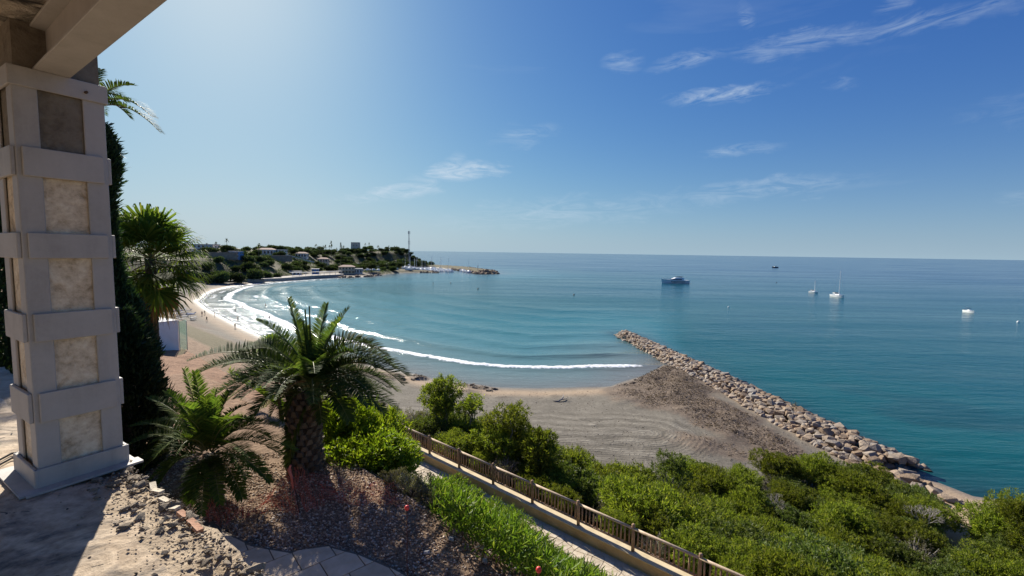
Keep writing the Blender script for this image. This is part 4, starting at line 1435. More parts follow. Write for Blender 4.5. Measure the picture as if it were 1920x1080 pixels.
rgy = random.Random(4)
for i, (tip, dy, lift, out) in enumerate(FY):
    px_frond(young, Vector(yc), (tip[0] + rgy.uniform(-38, 38), tip[1] + rgy.uniform(-10, 40)), dy + rgy.uniform(-.4, .4), lift * rgy.uniform(.8, 1.3), out, .27, 54, 440 + i, leafm='leaf_palm_young', wid=0.02, rad=0.013, vang=0.5)
# tall date palm whose crown shows beside the pillar
TB = at_y(168, 470, 11.5); TB.z = gz(TB.x, TB.y)
tcn = at_y(165, 212, 11.5)
tall = thing('tall_palm', 'tall date palm hidden behind the caged pillar with drooping fronds against the sky', 'palm', TB)
palm_trunk(tall, tcn.z - TB.z, 0.28, 0.22, 0.2, 40, 8, 8)
FT = [((250, 160), .2, .45, .45), ((300, 248), .1, .75, .5), ((287, 220), -.3, .75, .5), ((245, 222), .5, .6, .5), ((235, 190), .8, .6, .5), ((90, 160), .2, .6, .4), ((60, 220), .2, .7, .5), ((80, 300), .5, .6, .6), ((150, 120), .6, .4, .4), ((190, 130), 1.2, .5, .4),
      ((140, 330), -.6, .5, .7), ((185, 320), .4, .5, .7), ((110, 200), -1.2, .6, .5), ((195, 215), 1.8, .7, .5), ((120, 180), 1.6, .7, .5)]
for i, (tip, dy, lift, out) in enumerate(FT):
    px_frond(tall, Vector(tcn), tip, dy, lift, out, .36, 60, 500 + i, wid=0.026, droop=0.5)


# fan palms
def fan_leaf(parent, base, tip_dir, pet, rad_, seed, leafm='leaf_fan', nseg=34):
    """petiole from base along tip_dir (drooping), then a pleated fan of pointed segments"""
    r = np.random.default_rng(seed)
    d = np.array(tip_dir, float); d /= np.linalg.norm(d)
    b = np.array(base, float)
    hub = b + d * pet + np.array([0, 0, -0.12 * pet * (1 - d[2])])
    m = MB(); m.tube([b, (b + hub) / 2 + np.array([0, 0, .04 * pet]), hub], [0.022, 0.016, 0.012], 5)
    ax = hub - b; ax /= np.linalg.norm(ax)
    s = np.cross(ax, [0, 0, 1.0]); s /= np.linalg.norm(s) + 1e-9
    n = np.cross(s, ax)
    Vs = []; Q = []; Tt = []; k = 0
    for i in range(nseg):
        th = (i / (nseg - 1) - .5) * 2 * math.radians(112)
        l = rad_ * (0.72 + 0.28 * math.cos(th * 0.8)) * r.uniform(.88, 1.1)
        dd = ax * math.cos(th) + s * math.sin(th) + n * (0.12 * math.cos(th) + (0.06 if i % 2 else -0.06))
        dd /= np.linalg.norm(dd)
        wv = np.cross(dd, n); wv /= np.linalg.norm(wv) + 1e-9
        w = 1.7 * rad_ * math.sin(math.radians(112) / nseg)
        a = hub + dd * 0.03
        m1 = hub + dd * l * .5
        m2 = hub + dd * l * .8 - np.array([0, 0, 0.06 * l])
        e = hub + dd * l * 1.02 - np.array([0, 0, (0.22 + 0.2 * r.random()) * l])
        Vs += [a - wv * .006, a + wv * .006, m1 + wv * w * .42, m1 - wv * w * .42, m2 + wv * w * .22, m2 - wv * w * .22, e]
        Q += [(k, k + 1, k + 2, k + 3), (k + 3, k + 2, k + 4, k + 5)]; Tt.append((k + 5, k + 4, k + 6)); k += 7
    V = np.array(Vs + [list(v) for v in m.v])
    q = Q + [tuple(i + k for i in f) for f in m.f if len(f) == 4]
    me = np_mesh('fan_leaf', V, np.array(q), np.array(Tt), [M[leafm], M['rachis']], False, [0] * len(Q) + [1] * (len(q) - len(Q)), [0] * len(Tt))
    return link('fan_leaf', me, parent)


def fan_palm(name, label, foot, top, pet, rad_, nlv, seed, dead=5, tr_=.14):
    t = thing(name, label, 'palm', foot)
    rg_ = random.Random(seed)
    c = Vector(top) - Vector(foot)
    zs = np.linspace(-.3, c.z, 8)
    MB().tube([(c.x * z / c.z, c.y * z / c.z, z) for z in zs], [tr_ * 1.3 if z < .3 else tr_ for z in zs], 12).build('trunk', M['palm_trunk'], t, True)
    for i in range(nlv):
        u = (i + .5) / nlv
        el = math.radians(82 - 125 * u)
        az = i * 2.39996 + rg_.uniform(-.2, .2)
        fan_leaf(t, (c.x, c.y, c.z + .1 - .25 * u), (math.cos(az) * math.cos(el), math.sin(az) * math.cos(el), math.sin(el)), pet * rg_.uniform(.85, 1.1), rad_ * rg_.uniform(.9, 1.1), seed * 100 + i)
    for i in range(dead):
        az = i * 6.283 / max(dead, 1) + .4; el = math.radians(-70)
        fan_leaf(t, (c.x, c.y, c.z - .25), (math.cos(az) * math.cos(el), math.sin(az) * math.cos(el), math.sin(el)), pet * .8, rad_ * .9, seed * 100 + 60 + i, 'leaf_dead')
    return t


ft = at_y(282, 486, 14.0); fb = Vector((ft.x - .1, ft.y + .1, 0)); fb.z = gz(fb.x, fb.y)
fan_palm('fan_palm', 'large fan palm with spiky round leaves between the pillar and the beach', fb, ft, 0.85, 0.95, 40, 4, 7)
ft = at_y(512, 668, 15.0); fb = Vector((ft.x + .25, ft.y, 0)); fb.z = gz(fb.x, fb.y)
fan_palm('fan_palm', 'small slender fan palm partly hidden behind the stout date palm', fb, ft, 0.4, 0.5, 22, 6, 2, .06)

# ------------------------------------------------------------------ cypresses beside the pillar
def cypress(label, foot, h, prof, nt, seed):
    """prof: list of (height share, radius)"""
    r = np.random.default_rng(seed); rg_ = random.Random(seed)
    t = thing('cypress', label, 'cypress', foot, 0, 'cypresses beside the pillar')
    ph = np.array([p[0] for p in prof]); pr = np.array([p[1] for p in prof])
    u = r.random(nt) ** 0.9
    th = r.random(nt) * 6.283
    R = np.interp(u, ph, pr)
    lump = 1 + 0.45 * (fbm(th * 2.2 + seed, u * 15, 3) - .5)
    R = R * lump * (0.78 + 0.26 * r.random(nt))
    P = np.stack([np.cos(th) * R, np.sin(th) * R, u * h], -1)
    per = 6
    Pp = np.repeat(P, per, 0) + r.normal(size=(nt * per, 3)) * 0.05
    O = np.repeat(np.stack([np.cos(th), np.sin(th), np.full(nt, 1.3)], -1), per, 0) + r.normal(size=(nt * per, 3)) * .55
    V, T = leaves_np(Pp, O, 0.15 * (.6 + .8 * r.random(nt * per)), 0.04 * (.7 + .6 * r.random(nt * per)), r)
    MB().tube([(0, 0, -.3), (0, 0, h * .5), (0, 0, h * .96)], [.12, .07, .015], 7).build('trunk', M['bark'], t)
    link('crown', np_mesh('crown', V, None, T, [M['leaf_cypress']]), t)
    return t


f = at_y(222, 850, 10.2); f.z = gz(f.x, f.y)
ztop = at_y(213, 240, 10.2).z
cypress('tall dark cypress just right of the caged pillar', f, ztop - f.z, [(0, .75), (.1, .95), (.3, .82), (.45, .58), (.52, .28), (.62, .1), (.8, .1), (.88, .26), (.95, .2), (1, .03)], 5200, 1)
f = at_y(243, 850, 9.6); f.z = gz(f.x, f.y)
ztop = at_y(268, 590, 9.6).z
cypress('shorter bushy cypress leaning right beside the tall one', f, ztop - f.z, [(0, .55), (.2, .68), (.6, .5), (.85, .3), (1, .06)], 2600, 2)
f = at_y(-20, 840, 7.5); f.z = gz(f.x, f.y)
ztop = at_y(-20, 300, 7.5).z
cypress('broad dark cypress on the left of the caged pillar', f, ztop - f.z, [(0, .6), (.2, .72), (.6, .58), (.85, .36), (1, .05)], 3600, 3)
f = at_y(-110, 840, 8.2); f.z = gz(f.x, f.y)
cypress('rear dark cypress behind the broad one left of the pillar', f, 6.2, [(0, .8), (.25, 1.0), (.6, .8), (.85, .5), (1, .05)], 2600, 4)

# ------------------------------------------------------------------ garden: bright shrubs, grassy slope, dry bushes
def bright_bush(seed, h, rx, nt):
    return make_bush(seed, 'leaf_bright', h, rx, nt, 14, 0.13, 0.036, 8, name='leafy_shrub')


pb_ = [bright_bush(600 + i, 1.3, 1.15, 760) for i in range(3)]
for i, (px, py, dy, sc, lab) in enumerate(((672, 838, 10.9, 1.0, 'bright lime green shrub right beside the scaly palm trunk'), (640, 790, 11.6, .9, 'lime green shrub tucked behind the scaly palm trunk'),
                                          (695, 812, 11.9, .95, 'largest lime green shrub at the middle of the bright hedge'), (722, 862, 11.2, .8, 'lime green shrub at the corner next to the footpath'),
                                          (700, 880, 10.4, .8, 'low lime green shrub above the draped red net'), (672, 776, 12.6, .9, 'lime green shrub at the far end of the bright hedge'), (728, 905, 10.7, .62, 'small lime green shrub beside the dry grey bush'))):
    p = at_y(px, py + 30, dy)
    z = gz(p.x, p.y)
    top = p.z
    place(pb_[i % 3], (p.x, p.y, z - .05), i * 1.3, (sc, sc, max(.7, min(1.5, (at_y(px, py - 40, dy).z - z) / 1.3))), lab, 'shrub', 'bright shrubs beside the palm')
for t in pb_: remove_tree(t)

# grass-like ground cover on the bank between gravel and footpath: nobody could count it
def bank_cover():
    r = np.random.default_rng(77)
    n = 60000
    a_ = r.uniform(1.5, 19, n); s_ = r.uniform(-9.9, -.5, n)
    x = F0.x + T2.x * a_ + N2.x * s_; y = F0.y + T2.y * a_ + N2.y * s_
    z = ground_parts(x, y)[0]
    px, py, ok = to_pix(x, y, z + 0.2)
    # garden-side limit of the green in the photograph
    lim = np.interp(py, [800, 870, 900, 925, 960, 1000, 1040, 1075, 1100, 1300], [600, 690, 770, 800, 830, 858, 880, 930, 960, 1100])
    edge = 26 * (fbm(px * .03, py * .03, 3) - .5) * 2
    keep_ = (px > lim + edge) & (px < 1500) & (py < 1200) & (py > 840)
    clump = fbm(x * 1.1, y * 1.1, 3)
    keep_ &= (clump + 0.5 * r.random(n)) > 0.5
    keep_ &= s_ < np.interp(px, [820, 850, 900, 960, 1010, 1060], [-1.9, -.75, -.6, -.7, -1.5, -1.9]) + .3 * (clump - .5)
    x, y, z, clump = x[keep_], y[keep_], z[keep_], clump[keep_]
    n = len(x)
    hh = 0.25 + 0.85 * clump
    P = np.stack([x, y, z + r.random(n) * hh * 0.9], -1)
    D = r.normal(size=(n, 3)) * .6 + np.array([N2.x * .35, N2.y * .35, 0.85])
    per = 3
    P = np.repeat(P, per, 0) + r.normal(size=(n * per, 3)) * .05; D = np.repeat(D, per, 0) + r.normal(size=(n * per, 3)) * .5
    V, T = leaves_np(P, D, 0.17 * (.6 + .9 * r.random(n * per)), 0.026 * (.7 + .6 * r.random(n * per)), r, 0.2, 0.15)
    print('bank leaves', n * per)
    return np_mesh('bank_grass', V, None, T, [M['leaf_grass']])


tag(link('bank_grass', bank_cover()), 'long green grassy plants covering the bank above the footpath', 'grass', kind='stuff')


def far_cover():
    r = np.random.default_rng(78)
    n = 14000
    px0 = r.uniform(380, 640, n); py0 = r.uniform(668, 790, n)
    P = []
    a_ = r.uniform(-13, 3, n); s_ = r.uniform(-5.5, -1.9, n)
    x = F0.x + T2.x * a_ + N2.x * s_; y = F0.y + T2.y * a_ + N2.y * s_
    z = ground_parts(x, y)[0]
    k = fbm(x * .5, y * .5, 3) > .4
    x, y, z = x[k], y[k], z[k]; n = len(x)
    P = np.stack([x, y, z + r.random(n) * .35], -1)
    V, T = leaves_np(P, r.normal(size=(n, 3)) * .5 + np.array([0, 0, 1.]), .28 * (.6 + .8 * r.random(n)), .05 * np.ones(n), r)
    return np_mesh('meadow_grass', V, None, T, [M['leaf_grass']])


tag(link('meadow_grass', far_cover()), 'green weeds along the far edge of the bare brown plot', 'grass', kind='stuff')

pd_ = [make_bush(640 + i, 'leaf_grey', .62, .62, 240, 13, .075, .022, 6, twigs=True, name='dry_shrub') for i in range(2)]
for i, (px, py, dy, sc, lab) in enumerate(((772, 948, 8.9, .8, 'dry brown bush at the end of the red net'), (812, 968, 8.6, .75, 'dry grey-green bush beside the tall green grass'), (740, 925, 9.3, .6, 'small dry bush caught in the red net'), (868, 985, 8.3, .5, 'low dusty bush at the foot of the green bank'))):
    p = at_y(px, py, dy); place(pd_[i % 2], (p.x, p.y, gz(p.x, p.y) - .03), i, sc, lab, 'bush', 'dry bushes at the edge of the gravel')
for t in pd_: remove_tree(t)

# ------------------------------------------------------------------ gravel and bark on the garden shelf
M['gravel'] = island_mat('gravel', [(0, (0.15, 0.09, 0.055)), (0.4, (0.34, 0.225, 0.15)), (0.75, (0.52, 0.395, 0.285)), (1, (0.74, 0.65, 0.54))])


def tile_limit(x):
    """far edge of the stamped paving (depth) at lateral position x"""
    ex = [on_z(p[0], p[1], 19.2) for p in ((395, 985), (425, 1008), (478, 1034), (548, 1046), (612, 1033), (676, 1050), (750, 1082), (860, 1150))]
    return np.interp(x, [e.x for e in ex], [e.y for e in ex])


def gravel_pos(n, r):
    px = r.uniform(200, 990, n * 3); py = r.uniform(850, 1110, n * 3)
    w = (py - 700) / 410
    k = r.random(n * 3) < 1.2 - w
    px, py = px[k], py[k]
    d = _f[None] + ((px - 960) / FPX)[:, None] * _r[None] - ((py - 540) / FPX)[:, None] * _u[None]
    z = np.full(len(px), 19.2)
    for _ in range(6):
        t = (z - EYE) / d[:, 2]
        x = d[:, 0] * t; y = d[:, 1] * t
        z = ground_parts(x, y)[0]
    ok = (y > tile_limit(x) + .02) & (y < 14) & (fbm(x * .9, y * .9, 3) + .35 * r.random(len(x)) > .42)
    P = np.stack([x, y, z + .006], -1)[ok]
    return P[:n]


v_, t_ = scatter_rocks(24000, gravel_pos, (0.01, 0.034), 12, .6)
tag(link('gravel', np_mesh('gravel', v_, None, t_, [M['gravel']])), 'pale stone chippings strewn over the garden soil', 'gravel', kind='stuff')

# stamped paving
M['paver'] = simple('paver', (0.42, 0.32, 0.21), (0.6, 0.48, 0.35), 3, .85, .4, rnd=.14)
M['joint'] = simple('joint', (0.09, 0.07, 0.05), (0.15, 0.12, 0.09), 6, .95, .3)
ZP = 19.3
xs = np.linspace(-5.2, 1.0, 60)
m = MB()
poly = [(x, tile_limit(x)) for x in xs] + [(1.0, 3.2), (-5.2, 3.2)]
m.prism(poly[::-1], ZP - .3, ZP)
paving = tag(m.build('garden_paving', M['joint']), kind='structure')
ca, sa = math.cos(0.72), math.sin(0.72)
cell = 0.5
for i in range(-20, 24):
    for j in range(-20, 24):
        for half in (0, 1):
            u0, v0 = i * cell + (.25 if j % 2 else 0), j * cell
            q = [(u0, v0), (u0 + cell, v0), (u0 + cell, v0 + cell), (u0, v0 + cell)]
            if half: continue
            W = [(u * ca - v * sa - 2.5, u * sa + v * ca + 6.0) for u, v in q]
            cx_ = sum(p[0] for p in W) / 4; cy_ = sum(p[1] for p in W) / 4
            if not (-4.9 < cx_ < .6 and 4.6 < cy_ < 8.6): continue
            W = [(cx_ + (p[0] - cx_) * .965, cy_ + (p[1] - cy_) * .965) for p in W]
            # clip by the tangent of the curved edge
            lim0 = float(tile_limit(cx_)); sl = float(tile_limit(cx_ + .15) - tile_limit(cx_ - .15)) / .3
            f_ = lambda p: lim0 - .05 + sl * (p[0] - cx_) - p[1]
            out = []
            for a, b in zip(W, W[1:] + W[:1]):
                fa, fb_ = f_(a), f_(b)
                if fa >= 0: out.append(a)
                if fa * fb_ < 0:
                    k = fa / (fa - fb_); out.append((a[0] + (b[0] - a[0]) * k, a[1] + (b[1] - a[1]) * k))
            if len(out) < 3: continue
            o = MB().prism([(p[0] - cx_, p[1] - cy_) for p in out], -.04, .012).build('paver', M['paver'], paving)
            o.location = (cx_, cy_, ZP)

# a few larger stones on the soil
stm = [hull_mesh('garden_stone', 18, (1, .8, .6), simple('grey_stone', (.3, .28, .26), (.5, .48, .45), 8, .9, .4), 70 + i) for i in range(3)]
for i, (px, py, sz, lab) in enumerate(((664, 862, .16, 'grey rock between the palm trunk and the lime green shrubs'), (908, 1055, .07, 'small pale stone on the soil near the bank grass'), (845, 1015, .07, 'small grey stone on the soil beside the red-topped rod'), (800, 1040, .06, 'pale stone among the chippings near the paving'))):
    p = on_z(px, py, 19.1); p.z = gz(p.x, p.y)
    o = link('garden_stone', stm[i % 3]); o.location = p + Vector((0, 0, sz * .25)); o.scale = (sz, sz, sz); o.rotation_euler = (.2, .1, i); tag(o, lab, 'stone')

# ------------------------------------------------------------------ red safety net and stakes
M['net'] = simple('net_plastic', (0.55, 0.13, 0.09), (0.68, 0.22, 0.16), 6, .6)
M['rebar'] = simple('rebar', (0.07, 0.03, 0.022), (0.13, 0.06, 0.04), 20, .85)
M['red_cap'] = simple('red_cap', (0.62, 0.04, 0.04), (0.72, 0.07, 0.06), 6, .45)


def gpt(px, py, h=0.0):
    p = on_z(px, py, 19.15)
    for _ in range(4):
        p = on_z(px, py, gz(p.x, p.y) + h)
    return p


net = thing('safety_net', 'sagging red plastic safety net on rusty stakes around the gravel', 'net', gpt(563, 962))
org = net.location.copy()
stakes = [(563, 962, 546, 874), (392, 992, 388, 930), (742, 945, 738, 905)]
for (bx, by, tx, ty) in stakes:
    b = gpt(bx, by); t = at_y(tx, ty, b.y + .05)
    MB().tube([b - org - Vector((0, 0, .1)), t - org], .009, 6).build('stake', M['rebar'], net)


def net_panel(top, bot, name):
    """wire grid between an upper and a lower chain of points"""
    n = 46; mrow = 10
    def samp(ch, u):
        k = u * (len(ch) - 1); i = min(int(k), len(ch) - 2); return ch[i].lerp(ch[i + 1], k - i)
    g = [[samp(top, i / n).lerp(samp(bot, i / n), j / mrow) for j in range(mrow + 1)] for i in range(n + 1)]
    rg_ = random.Random(len(top))
    for i in range(n + 1):
        for j in range(mrow + 1):
            wv = fbm(i * .25 + 3, j * .3, 2) - .5
            g[i][j] = g[i][j] + Vector((wv * .1, wv * .22 + rg_.uniform(-.01, .01), .03 * math.sin(i * .7 + j)))
    m = MB()
    w = .0032
    def strip(a, b):
        d = (b - a); sN = d.cross(Vector((0, 1, .3))).normalized() * w
        m.add([a - sN, a + sN, b + sN, b - sN], [(0, 1, 2, 3)])
    for i in range(n + 1):
        for j in range(mrow + 1):
            if j < mrow: strip(g[i][j], g[i][j + 1])
            if i < n: strip(g[i][j], g[i + 1][j])
    return m.build(name, M['net'], net)


G = lambda px, py, h=0.0: gpt(px, py, h) - org
top1 = [at_y(548, 878, gpt(563, 962).y + .05) - org, G(600, 892, .35), G(680, 905, .22), G(740, 905, .2)]
bot1 = [G(566, 962, .03), G(620, 940, .04), G(690, 945, .04), G(752, 948, .04)]
net_panel(top1, bot1, 'net_panel')
top2 = [at_y(388, 938, gpt(392, 992).y) - org, G(430, 940, .3), G(500, 928, .15), at_y(546, 880, gpt(563, 962).y + .04) - org]
bot2 = [G(385, 1000, .03), G(440, 975, .04), G(505, 955, .04), G(560, 966, .03)]
net_panel(top2, bot2, 'net_panel')
m = MB()
tp = at_y(546, 874, gpt(563, 962).y + .05) - org
m.tube([tp + Vector((0, -.02, .03)), tp + Vector((-.03, -.03, -.06)), tp + Vector((.02, -.03, -.2)), tp + Vector((.03, -.02, -.42))], [.015, .028, .025, .012], 7)
m.build('net_bundle', M['net'], net)
for (px, py, zt, lab) in ((763, 952, 20.32, 'thin rusty rod with a round red cap standing in the dark gravel'), (1010, 1068, 20.15, 'red-capped rod mostly hidden in the grass of the bank')):
    t = on_z(px, py, zt)
    b = Vector((t.x, t.y, gz(t.x, t.y) - .1))
    rod = thing('marker_rod', lab, 'rod', b)
    MB().tube([(0, 0, 0), (0, 0, t.z - b.z)], .008, 6).build('rod', M['rebar'], rod)
    c = MB().tube([(0, 0, -.035), (0, 0, -.026), (0, 0, 0), (0, 0, .026), (0, 0, .036)], [.018, .03, .036, .026, .008], 12).build('cap', M['red_cap'], rod, True)
    c.location = (0, 0, t.z - b.z)

# ------------------------------------------------------------------ white wall and glass screen by the brown plot
M['white_wall'] = simple('white_wall', (0.7, 0.68, 0.65), (0.8, 0.79, 0.77), 1.5, .85, .2)
M['white_plain'] = simple('white_plain', (0.78, 0.78, 0.77), (0.84, 0.84, 0.83), 2, .6)
wb = at_y(336, 655, 33.0); wa = at_y(268, 655, 31.0)
zt = at_y(336, 600, 33.0).z; zb_ = gz(wb.x, wb.y) - .4
dv = (wb - wa).normalized(); nv = Vector((-dv.y, dv.x, 0))
o = MB().prism([(p.x, p.y) for p in (wa - dv * 2, wb, wb + nv * 4.0, wa - dv * 2 + nv * 4.0)], zb_ - .4, zt).build('white_wall', M['white_wall'])
tag(o, 'plain white block wall between the cypresses and the beach', 'wall')


def glass_mat():
    t = NT('glass_screen')
    g = t.n('ShaderNodeBsdfGlossy'); g.inputs['Roughness'].default_value = .02; g.inputs['Color'].default_value = (.8, .9, .87, 1)
    tr = t.n('ShaderNodeBsdfTransparent'); tr.inputs['Color'].default_value = (.82, .92, .88, 1)
    mx = t.n('ShaderNodeMixShader'); mx.inputs[0].default_value = .12
    t.l(tr.outputs[0], mx.inputs[1]); t.l(g.outputs[0], mx.inputs[2])
    return t.done(mx)


M['glass'] = glass_mat()
M['metal'] = simple('grey_metal', (.25, .25, .26), (.35, .35, .36), 8, .4, 0, .7)
gs = thing('glass_screen', 'clear glass screen panels beside the white block wall', 'screen', (wb.x, wb.y, zb_ + .3))
pts = [Vector((.05, .05, 0)), nv * 2.0 + dv * .3, nv * 4.0 + dv * .5]
hs = zt - zb_ - .35
pts2 = [dv * .05, dv * 1.0 + nv * .9]
for a, b in zip(pts2, pts2[1:]):
    mm = MB(); ddv = (b - a); ln = ddv.length
    mm.box(((a + b) / 2 + Vector((0, 0, hs / 2))), (ln, .012, hs), math.atan2(ddv.y, ddv.x)); mm.build('pane', M['glass'], gs)
for a in pts2:
    MB().box(a + Vector((0, 0, hs / 2)), (.04, .04, hs + .05)).build('post', M['metal'], gs)
# upper terrace glass behind the wall top
gs2 = thing('glass_screen', 'low glass balustrade on top of the white block wall', 'screen', (wa.x, wa.y, zt))
for k in range(3):
    a = dv * (k * 1.0 - .6) + nv * 3.8; b = dv * (k * 1.0 + .38) + nv * 3.8
    MB().box((a + b) / 2 + Vector((0, 0, .5)), ((b - a).length, .012, 1.0), math.atan2(dv.y, dv.x)).build('pane', M['glass'], gs2)
    MB().box(a + Vector((0, 0, .5)), (.04, .04, 1.04)).build('post', M['metal'], gs2)

# ================================================================== rock jetty
def boulder_mat(name, wetz):
    t = NT(name)
    oi = t.n('ShaderNodeObjectInfo')
    co = t.coord('Object')
    n = t.noise(co, 2.2, 6, .65); n2 = t.noise(co, 9, 5, .7)
    base = t.ramp(oi.outputs['Random'], [(0, (.27, .2, .14)), (.25, (.37, .265, .175)), (.5, (.32, .27, .22)), (.7, (.4, .315, .235)), (.85, (.29, .27, .25)), (1, (.43, .33, .23))])
    base = t.mix(.75, base, t.ramp(t.m('ADD', t.m('MULTIPLY', n, .6), t.m('MULTIPLY', n2, .4)), [(.3, (.5, .48, .45)), (.7, (1.1, 1.08, 1.04))]), 'MULTIPLY')
    p = t.n('ShaderNodeSeparateXYZ'); g = t.n('ShaderNodeNewGeometry'); t.l(g.outputs['Position'], p.inputs[0])
    wet = t.m('MULTIPLY', t.m('SUBTRACT', wetz, t.m('ADD', p.outputs[2], t.m('MULTIPLY', n, .35))), 3.0, clamp=True)
    base = t.mix(wet, base, (.035, .032, .026))
    return t.done(t.bsdf(base, .9, t.bump(t.m('ADD', n, n2), .7, .12), .25))


M['boulder'] = boulder_mat('boulder', .62)
bmesh_ = [hull_mesh('boulder', 22, (1, .78, .52), M['boulder'], 900 + i, .55) for i in range(9)]
jetty = thing('rock_jetty', 'long jetty of big tan and grey boulders running out into the sea', 'jetty', (38, 90, 0))
rg = random.Random(31)
JL = [(34.2, 131.5), (36.3, 115), (38.6, 98), (40.6, 82), (42.0, 68), (43.4, 56), (44.6, 49)]
JLw = [2.0, 2.4, 2.8, 3.1, 3.4, 3.6, 3.3]
cum = [0]
for a, b in zip(JL, JL[1:]): cum.append(cum[-1] + math.hypot(b[0] - a[0], b[1] - a[1]))
allb = []
pts_ = []
for tries in range(14000):
    u = rg.uniform(0, cum[-1]); w = rg.uniform(-1, 1)
    cx_ = np.interp(u, cum, [p[0] for p in JL]); cy_ = np.interp(u, cum, [p[1] for p in JL]); hw = np.interp(u, cum, JLw)
    off = w * (hw + .8) - .9
    x = cx_ + off; y = cy_ + .12 * off
    big = rg.uniform(.4, .8) * rg.choice([1, 1, 1.25]) * (1.0 if abs(w) < .8 else .85)
    if any((x - a) ** 2 + (y - b) ** 2 < (.66 * (big + c)) ** 2 for a, b, c in pts_): continue
    pts_.append((x, y, big))
    prof = max(0, 1 - abs((off + .9) / (hw + .8)) ** 2.2)
    z = -.25 + 1.6 * prof + rg.uniform(-.12, .14)
    z = max(z, gz(x, y) + .1)
    allb.append((x, y, z, big))
print('boulders', len(allb))
allb.sort(key=lambda b: -b[3] / math.hypot(b[0], b[1]))
for i, (x, y, z, sz) in enumerate(allb[:285]):
    o = link('boulder', bmesh_[i % 9], jetty)
    o.location = (x - 38, y - 90, z)
    o.rotation_euler = (rg.uniform(-.3, .3), rg.uniform(-.3, .3), rg.uniform(0, 6.28))
    o.scale = (sz * 1.08, sz * 1.05, sz * rg.uniform(.95, 1.3))
rv = []; rf = []; rb_ = 0
for i, (x, y, z, sz) in enumerate(allb[285:]):
    me_ = bmesh_[i % 9]
    Rm = Matrix.Rotation(rg.uniform(0, 6.28), 3, 'Z') @ Matrix.Rotation(rg.uniform(-.3, .3), 3, 'X')
    for v in me_.vertices:
        c_ = Rm @ Vector((v.co.x * sz * 1.08, v.co.y * sz * 1.05, v.co.z * sz * 1.1)); rv.append((c_.x + x - 38, c_.y + y - 90, c_.z + z))
    for p_ in me_.polygons: rf.append(tuple(k + rb_ for k in p_.vertices))
    rb_ += len(me_.vertices)
M['rubble_rock'] = island_mat('rubble_rock', [(0, (.22, .16, .11)), (.35, (.36, .27, .185)), (.7, (.31, .27, .225)), (1, (.43, .34, .245))])
if rf:
    me_ = bpy.data.meshes.new('smaller_boulders'); me_.from_pydata(rv, [], rf); me_.materials.append(M['rubble_rock'])
    tag(link('smaller_boulders', me_, jetty), kind='stuff')
# the small stones packed between and under the boulders
def fill_pos(n, r):
    u = r.uniform(0, cum[-1], n); w = r.uniform(-1, 1, n)
    cx_ = np.interp(u, cum, [p[0] for p in JL]); cy_ = np.interp(u, cum, [p[1] for p in JL]); hw = np.interp(u, cum, JLw)
    off = w * (hw + 1.0) - .9
    prof = np.maximum(0, 1 - np.abs((off + .9) / (hw + 1.0)) ** 2.2)
    x = cx_ + off; y = cy_ + .12 * off
    z = np.maximum(-.5 + 1.55 * prof, ground_parts(x, y)[0])
    return np.stack([x, y, z], -1) - np.array([38, 90, 0])


v_, t_ = scatter_rocks(1500, fill_pos, (.3, .75), 44, .8)
tag(link('core_stones', np_mesh('core_stones', v_, None, t_, [M['rubble_rock']]), jetty), kind='stuff')
# shore boulders beyond the jetty root
shore_rocks = [(1700, 885, 1.0), (1715, 892, .75), (1735, 905, .8), (1662, 872, .8), (1680, 890, .8), (1690, 905, .7), (1750, 922, .9), (1768, 930, .6), (1778, 936, .8), (1795, 938, .5), (1720, 915, .9), (1740, 935, .7), (1805, 943, .45), (1760, 940, .6), (1650, 880, .9), (1665, 890, .8), (1702, 900, 1.1), (1728, 900, .6)]
for i, (px, py, sz) in enumerate(shore_rocks):
    p = on_z(px, py, .5)
    o = link('shore_rock', bmesh_[(i * 2) % 9]); o.location = (p.x, p.y, max(.3, gz(p.x, p.y) + sz * .2))
    o.scale = (sz, sz, sz); o.rotation_euler = (rg.uniform(-.3, .3), rg.uniform(-.3, .3), i)
    tag(o, 'brown shore boulder at the waterline between the jetty and the tan sand', 'boulder', 'boulders at the water between jetty and tan sand')
# bits of dry weed, shell and stone strewn over the sand
def litter_pos(n, r):
    x = r.uniform(-40, 42, n * 5); y = r.uniform(40, 110, n * 5)
    z, s_, _, d_, _, _ = ground_parts(x, y)
    k = (d_ > 3) & (s_ > 20.5) & (fbm(x * .15 + 9, y * .15, 3) + .25 * r.random(n * 5) > .6)
    return np.stack([x, y, z + .01], -1)[k][:n]


M['litter'] = island_mat('beach_litter', [(0, (.05, .037, .027)), (.55, (.13, .1, .075)), (.8, (.3, .26, .2)), (1, (.55, .5, .44))])
v_, t_ = scatter_rocks(2600, litter_pos, (.03, .13), 61, .35)
tag(link('beach_litter', np_mesh('beach_litter', v_, None, t_, [M['litter']])), 'bits of dry weed and stone strewn over the sand', 'litter', kind='stuff')
